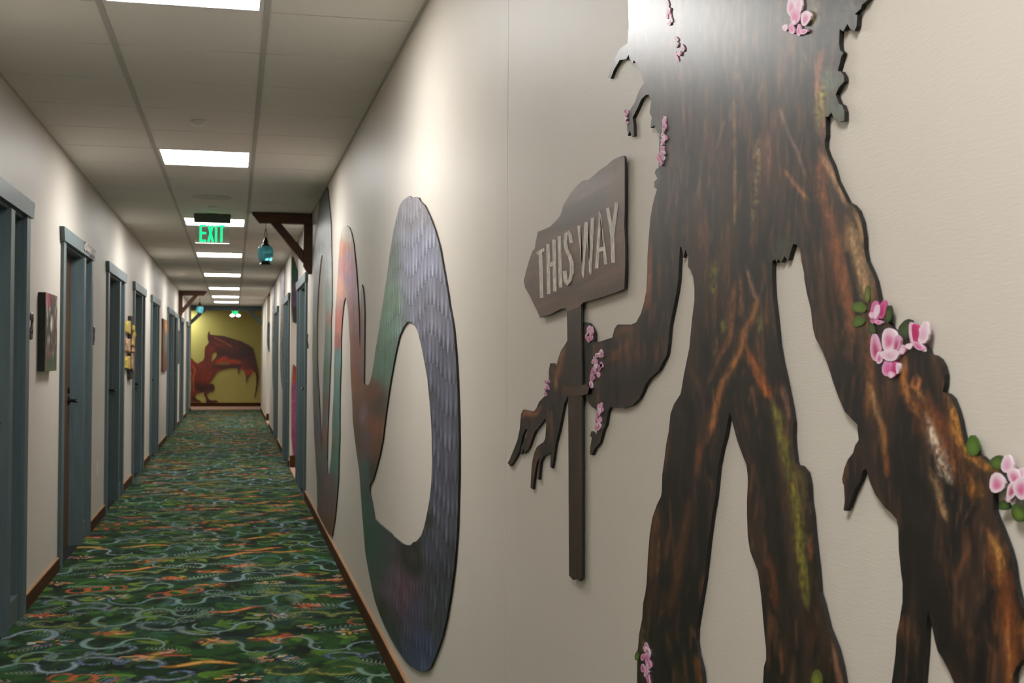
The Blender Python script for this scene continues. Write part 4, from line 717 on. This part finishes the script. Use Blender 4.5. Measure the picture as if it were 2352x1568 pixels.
# side hall mural pieces
y1 = HALLS[0][1]
def bands(stops, seed, k=1.1):
    ys = np.array([s_[0] for s_ in stops], float); cs = np.array([lin(s_[1]) for s_ in stops]) * k
    def f(P):
        yy_ = P[:, 1] + 6 * (fbm(P[:, 0] / 8, P[:, 1] / 8, seed) - .5)
        c = np.stack([np.interp(yy_, ys, cs[:, i]) for i in range(3)], 1)
        cell = fbm(P[:, 0] / 3.2, P[:, 1] / 4.0, seed + 3, 2)[:, None]
        return c * (.45 + 1.1 * cell)
    return f
def hall_cut(name, label, loop, paint, yw, st=2.0, smooth=1):
    o = cutout(name, [loop], on_y(yw), .008, paint, [M['cutout'], M['edge']], None, step=st, smooth=smooth)
    return tag(o, label, 'wall cutout')
hall_cut('horned_beast_cutout', 'dark green and violet beast cutout high on the side hall wall', [(670,588),(676,592),(684,622),(700,650),(740,640),(790,600),(820,660),(800,730),(740,760),(700,748),(684,743),(670,738)], bands([(585, (24, 60, 46)), (640, (30, 74, 56)), (655, (74, 62, 84)), (700, (70, 56, 78)), (708, (30, 28, 30)), (745, (36, 36, 32))], 3), y1)
hall_cut('flower_bank_cutout', 'purple blossom bank cutout topped with orange on the side hall wall', [(670,832),(684,846),(710,850),(750,830),(790,850),(800,950),(790,1056),(740,1064),(690,1064),(670,1060)], bands([(830, (120, 36, 22)), (876, (150, 60, 34)), (882, (132, 62, 104)), (960, (146, 62, 104)), (1040, (120, 44, 84)), (1064, (70, 60, 50))], 8, 1.1), y1)
hall_cut('teal_beast_cutout', 'teal and slate beast cutout on the white side hall wall', [(615,736),(620,742),(626,760),(632,790),(628,815),(622,811),(616,806),(613,780)], bands([(735, (30, 60, 60)), (770, (70, 92, 104)), (812, (24, 58, 54))], 5), HALLS[1][1], 1.2)
# further serpent coils between the doors of the right wall
def coil(label, loop, stops, seed):
    o = cutout('serpent_coil', [loop], on_right, .006, bands(stops, seed), [M['serp'], M['edge']], None, step=1.2, smooth=1)
    tag(o, label, 'wall cutout', 'serpent coils beyond the side hall')
coil('mauve and grey serpent coil between two blue-grey doorways', [(643,614),(648,606),(654,602),(653.5,640),(653,690),(652,740),(650,775),(648.5,800),(650.5,840),(652.5,880),(650,900),(646,880),(643.5,840),(643,790),(645,740),(646,690),(645,650)], [(600, (150, 128, 138)), (700, (150, 130, 134)), (760, (120, 120, 116)), (900, (92, 98, 96))], 3)
coil('pale mauve serpent coil on the wall past the last blue-grey doorway', [(625,660),(628,652),(630.5,650),(630,700),(629,760),(627.5,820),(629,880),(628,900),(625.5,870),(624.5,800),(625.5,730)], [(650, (170, 150, 160)), (760, (150, 140, 140)), (900, (100, 96, 92))], 6)

# ================================================================== EXIT SIGNS
def exit_sign(x0, x1, y, zt, label, lampbar=False, sc=1.0):
    root = empty('exit_sign', ((x0 + x1) / 2, y, zt)); tag(root, label, 'exit sign')
    w_ = x1 - x0; hz = .075 * sc; pz = .185 * sc
    MB().box(x0 - .012, x1 + .012, y - .03, y + .03, zt - hz, zt).build('housing', M['housing'], root, bevel=.004)
    MB().box((x0 + x1) / 2 - .05, (x0 + x1) / 2 + .05, y - .035, y + .035, zt - .012, zt + .004).build('canopy', M['housing'], root)
    pl = MB().box(x0, x1, y - .004, y + .004, zt - hz - pz, zt - hz).build('acrylic_plate', M['glass'], root, bevel=.001)
    za, zb = zt - hz - .93 * pz, zt - hz - .10 * pz; H = zb - za; cw = w_ * .185; gap = w_ * .04; tw = 3 * cw + .055 * w_ + 3 * gap; xs = (x0 + x1) / 2 - tw / 2; t = .055 * w_
    def quadbar(mb, a, b, wd):
        a = np.array(a); b = np.array(b); d = (b - a) / np.hypot(*(b - a)); n = np.array([-d[1], d[0]]) * wd / 2
        mb.prism([tuple(a + n), tuple(b + n), tuple(b - n), tuple(a - n)], 1, y - .0062, y - .0045)
    def letter(f):
        mb = MB(); f(mb); mb.build('letter', M['green'], pl)
    def E_(mb):
        x = xs; mb.prism([(x, za), (x + t, za), (x + t, zb), (x, zb)], 1, y - .0062, y - .0045)
        for z in (za + t / 2, (za + zb) / 2, zb - t / 2): mb.prism([(x + t, z - t / 2), (x + cw, z - t / 2), (x + cw, z + t / 2), (x + t, z + t / 2)], 1, y - .0062, y - .0045)
    def X_f(mb):
        x = xs + cw + gap; quadbar(mb, (x + t / 2, za), (x + cw - t / 2, zb), t); quadbar(mb, (x + t / 2, zb), (x + cw - t / 2, za), t * .98)
    def I_(mb):
        x = xs + 2 * cw + 2 * gap; mb.prism([(x, za), (x + t, za), (x + t, zb), (x, zb)], 1, y - .0062, y - .0045)
    def T_(mb):
        x = xs + 2 * cw + 3 * gap + .055 * w_; mb.prism([(x, zb - t), (x + cw, zb - t), (x + cw, zb), (x, zb)], 1, y - .0062, y - .0045); mb.prism([(x + cw / 2 - t / 2, za), (x + cw / 2 + t / 2, za), (x + cw / 2 + t / 2, zb - t), (x + cw / 2 - t / 2, zb - t)], 1, y - .0062, y - .0045)
    for f in (E_, X_f, I_, T_): letter(f)
    if lampbar:
        for sx in (-.075, .075):
            MB().prism([((x0 + x1) / 2 + sx + .06 * math.cos(a), zt - hz - pz - .03 + .035 * math.sin(a)) for a in np.linspace(0, 2 * math.pi, 14, endpoint=False)], 1, y - .04, y + .02).build('lamp_head', M['lamp'], root)
exit_sign(-.352, -.054, 11.42, CEIL - .004, 'green lit EXIT sign on clear acrylic hanging beside the blue lantern')
exit_sign(-.09, .12, 33.0, CEIL - .002, 'small green EXIT sign with white lamp heads before the olive wall', True, .62)

# ================================================================== BRACKETS AND LANTERNS
def bracket(xw, s, y, label):
    root = empty('timber_bracket', (xw, y, 2.1)); tag(root, label, 'bracket')
    zt = CEIL - .006; w2 = .045
    MB().prism([(xw + s * .001, zt), (xw + s * .525, zt), (xw + s * .525, zt - .02), (xw + s * .465, zt - .088), (xw + s * .001, zt - .088)], 1, y - w2, y + w2).build('arm', M['timber'], root, bevel=.003)
    MB().prism([(xw + s * .001, zt - .089), (xw + s * .075, zt - .089), (xw + s * .075, zt - .46), (xw + s * .035, zt - .53), (xw + s * .001, zt - .53)], 1, y - w2, y + w2).build('post', M['timber'], root, bevel=.003)
    MB().prism([(xw + s * .285, zt - .089), (xw + s * .37, zt - .089), (xw + s * .076, zt - .455), (xw + s * .076, zt - .30), (xw + s * .155, zt - .255)][:0] + [(xw + s * .275, zt - .089), (xw + s * .365, zt - .089), (xw + s * .076, zt - .435), (xw + s * .076, zt - .325)], 1, y - w2 * .9, y + w2 * .9).build('brace', M['timber'], root, bevel=.003)
def lantern(x, y, label):
    root = empty('hanging_lantern', (x, y, 2.13)); tag(root, label, 'lantern')
    zt = CEIL - .006 - .089 - .028
    MB().tube([(x, y, zt + .028), (x, y, zt - .035)], .0025, 6).build('hook', M['black'], root)
    P = [(x + .013 * math.cos(a) * (1 if math.sin(a) < 0 else .55), y, zt - .062 + .040 * math.sin(a)) for a in np.linspace(0, 2 * math.pi, 20, endpoint=False)]
    MB().tube(P, .0025, 6, closed=True).build('hanger_loop', M['black'], root)
    zc = zt - .095
    MB().lathe([(.004, zc), (.010, zc - .006), (.024, zc - .042), (.027, zc - .047), (.022, zc - .052), (.022, zc - .060), (.038, zc - .070), (.041, zc - .078), (.030, zc - .080)], x, y, 20).build('cap', M['bronze'], root, True)
    zg = zc - .078
    MB().lathe([(.040, zg), (.051, zg - .006), (.059, zg - .018), (.064, zg - .036), (.066, zg - .060), (.064, zg - .086), (.058, zg - .112), (.052, zg - .130), (.042, zg - .136)], x, y, 98, .05, 14).build('glass_globe', M['lantern'], root, True)
    MB().lathe([(.036, zg - .134), (.039, zg - .142), (.036, zg - .148), (.052, zg - .160), (.054, zg - .164), (.010, zg - .165)], x, y, 20).build('base', M['bronze'], root, True)
bracket(XR, -1, 11.18, 'dark brown timber corner bracket fixed beside the looping serpent')
lantern(.262, 11.18, 'turquoise ribbed glass lantern hanging beside the exit sign')
bracket(XL, 1, 24.75, 'dark brown timber corner bracket on the wall of framed art')
lantern(-.66, 24.75, 'turquoise glass lantern hanging in front of the teal beam')

# ================================================================== CEILING FITTINGS
def disc(name, x, y, r, h, mt, label, cat, group=None, ring=False):
    root = empty(name, (x, y, CEIL)); tag(root, label, cat, group)
    z = CEIL - .0006
    MB().lathe([(r, z), (r, z - h * .5), (r * .9, z - h), (r * .5, z - h * 1.05)], x, y, 28).build('body', mt, root, True)
    if ring: MB().lathe([(r * .55, z - h * 1.05), (r * .52, z - h * 1.3), (r * .2, z - h * 1.4)], x, y, 20).build('cover', mt, root, True)
disc('smoke_detector', -.20, 6.93, .040, .022, M['white'], 'small white round smoke detector beside a ceiling light', 'smoke detector', None, True)
disc('ceiling_speaker', -.187, 10.22, .155, .004, M['grille'], 'large flat round ceiling speaker beside the nearer exit sign', 'speaker', None, False)
disc('sprinkler', -.193, 10.86, .036, .012, M['white'], 'small round sprinkler cover between speaker and exit sign', 'sprinkler', None, True)
disc('ceiling_speaker', -.187, 18.6, .155, .004, M['grille'], 'flat round ceiling speaker just past the first side hall', 'speaker')
disc('ceiling_speaker', -.187, 25.5, .155, .004, M['grille'], 'flat round ceiling speaker by the far timber bracket', 'speaker')

# ================================================================== ART, PLAQUES, OUTLET ON THE LEFT WALL
def grid_print(name, x, y0, y1, z0, z1, ny, nz, paint, parent):
    ys = np.linspace(y0, y1, ny + 1); zs = np.linspace(z0, z1, nz + 1); Yg, Zg = np.meshgrid(ys, zs); V = np.stack([np.full(Yg.size, x), Yg.ravel(), Zg.ravel()], 1)
    i = (np.arange(ny)[None] + (np.arange(nz) * (ny + 1))[:, None]).ravel(); Fc = np.stack([i, i + 1, i + ny + 2, i + ny + 1], 1)
    me = mesh(name, V, Fc.tolist()); set_cols(me, paint((V[:, 1] - y0) / (y1 - y0), (V[:, 2] - z0) / (z1 - z0))); return link(name, me, M['print'], parent)
def canvas(label, xa, xb, xc, ya, zt, zb, paint, side):
    yA = pix(xa, 770, 0, XL).y; xf = pix(xb, 770, 1, yA).x; yB = pix(xc, 770, 0, xf).y
    root = empty('canvas_picture', (XL, (yA + yB) / 2, zb)); tag(root, label, 'picture')
    MB().box(XL + .001, xf, yA, yB, zb, zt).build('stretcher', side, root)
    grid_print('painted_face', xf + .001, yA, yB, zb, zt, 48, 80, paint, root); return root, yA, yB, xf
def paint_falls(u, v):
    c = np.ones((len(u), 3)) * lin((30, 36, 28)) * 1.8; n = fbm(u * 14 + 2 * fbm(u * 5, v * 3, 2), v * 5, 4, 3)
    m_ = (np.clip((n - .5) * 6, 0, 1) * np.clip(1.3 - np.abs(u - .5) * 2, 0, 1) * np.clip((v - .12) * 4, 0, 1))[:, None]; c = c * (1 - m_) + lin((196, 186, 176)) * 1.3 * m_
    m_ = (np.clip((fbm(u * 9, v * 4, 8) - .52) * 6, 0, 1) * .7)[:, None]; c = c * (1 - m_) + lin((96, 60, 46)) * 1.5 * m_
    m_ = (np.clip(1 - np.hypot((u - .22) * 4, (v - .93) * 6), 0, 1))[:, None]; c = c * (1 - m_) + lin((150, 20, 60)) * 1.6 * m_
    m_ = (np.clip((.2 - v) * 6, 0, 1) * .7)[:, None]; c = c * (1 - m_) + lin((62, 78, 44)) * 1.5 * m_
    return c
canvas('black-edged canvas of a pale waterfall beside the first doorways', 86, 103.5, 130.5, 0, 1.682, 1.245, paint_falls, M['canvas'])
r_, yA, yB, xf = canvas('tall narrow black frame with yellow and tan pieces sticking out', 292.7, 300.8, 308.6, 0, 1.742, 1.10, lambda u, v: np.ones((len(u), 3)) * lin((22, 18, 16)) * 1.5, M['canvas'])
for (y0, y1, z0, z1, mt) in ((-.34, -.02, 1.555, 1.69, 'gold'), (-.36, -.03, 1.37, 1.51, 'tan'), (-.34, -.02, 1.20, 1.335, 'gold')):
    MB().prism([(yA + y0, z0 + .02), (yA + y1, z0), (yA + y1, z1), (yA + y0 + .05, z1 - .005), (yA + y0, z1 - .04)], 0, XL + .001, XL + .035).build('relief_piece', M[mt], r_, bevel=.004)
for (u, z, hy, hz, mt) in ((.45, 1.62, .10, .035, 'gold'), (.65, 1.565, .12, .03, 'gold'), (.45, 1.52, .12, .03, 'tan'), (.35, 1.47, .12, .035, 'gold'), (.4, 1.40, .12, .03, 'tan'), (.18, 1.27, .06, .10, 'tan')):
    yc = yA + u * (yB - yA); MB().prism([(yc - hy, z - hz * .6), (yc + hy * .8, z - hz), (yc + hy, z + hz * .5), (yc - hy * .7, z + hz)], 0, xf + .0015, xf + .02).build('relief_piece', M[mt], r_, bevel=.003)
def paint_oak(u, v):
    c = np.ones((len(u), 3)) * lin((100, 56, 22)) * 1.0; n = fbm(u * 8, v * 4, 5, 3)[:, None]; c = c * (.4 + 1.2 * n)
    m_ = (np.clip(1 - np.hypot((u - .7) * 2, (v - .86) * 5), 0, 1))[:, None]; c = c * (1 - m_) + lin((200, 130, 74)) * 1.0 * m_
    m_ = (np.clip(1 - np.hypot((u - .6) * 2.2, (v - .55) * 3), 0, 1))[:, None]; c = c * (1 - m_) + lin((96, 112, 100)) * 1.0 * m_; return c
canvas('carved oak panel with an orange top on the wall between two far doorways', 370.6, 374.5, 384.0, 0, 1.90, 1.11, paint_oak, M['carved'])
canvas('slim dark canvas under the far timber bracket', 407.0, 409.4, 412.5, 0, 1.84, 1.20, lambda u, v: np.ones((len(u), 3)) * lin((54, 44, 44)) * (.6 + .9 * fbm(u * 6, v * 8, 3))[:, None], M['canvas'])
def plaque(xw, s, y, z, label):
    root = empty('room_plaque', (xw, y, z)); tag(root, label, 'plaque', 'room plaques')
    x = xw + s * .012
    P = [(x, y - .022, z + .062)] + [(x, y + .024 * math.cos(t), z + .072 + .026 * math.sin(t)) for t in np.linspace(math.pi, -.6, 9)] + [(x, y + .004, z + .02), (x, y - .012, z - .004)]
    MB().tube(P, [.004] + [.0075] * 9 + [.009, .010], 7).build('hook_figure', M['pewter'], root, True)
    MB().prism([(y - .030, z - .002), (y + .030, z - .002), (y + .034, z - .018), (y + .026, z - .034), (y + .012, z - .030), (y + .006, z - .040), (y - .012, z - .032), (y - .028, z - .040), (y - .034, z - .018)], 0, xw + s * .001, xw + s * .016).build('base_plate', M['pewter'], root, bevel=.002)
plaque(XL, 1, 6.935, 1.455, 'pewter hook-shaped room plaque beside the black-edged canvas')
plaque(XL, 1, 9.90, 1.455, 'pewter hook-shaped room plaque beside the doorway with the scroll ornament')
plaque(XL, 1, 12.655, 1.455, 'pewter hook-shaped room plaque beside the frame with yellow pieces')
plaque(XR, -1, 11.56, 1.455, 'pewter hook-shaped room plaque on the serpent wall')
ol = empty('power_outlet', (XL, 10.34, .44)); tag(ol, 'pale wall power outlet low between two blue-grey doorways', 'outlet')
MB().box(XL + .0005, XL + .006, 10.305, 10.375, .385, .497).build('cover_plate', M['outlet'], ol, bevel=.002)
for z in (.415, .467): MB().prism([(10.34 + .017 * math.cos(t), z + .015 * math.sin(t)) for t in np.linspace(0, 2 * math.pi, 12, endpoint=False)], 0, XL + .006, XL + .008).build('socket', M['white'], ol)
print('all done')
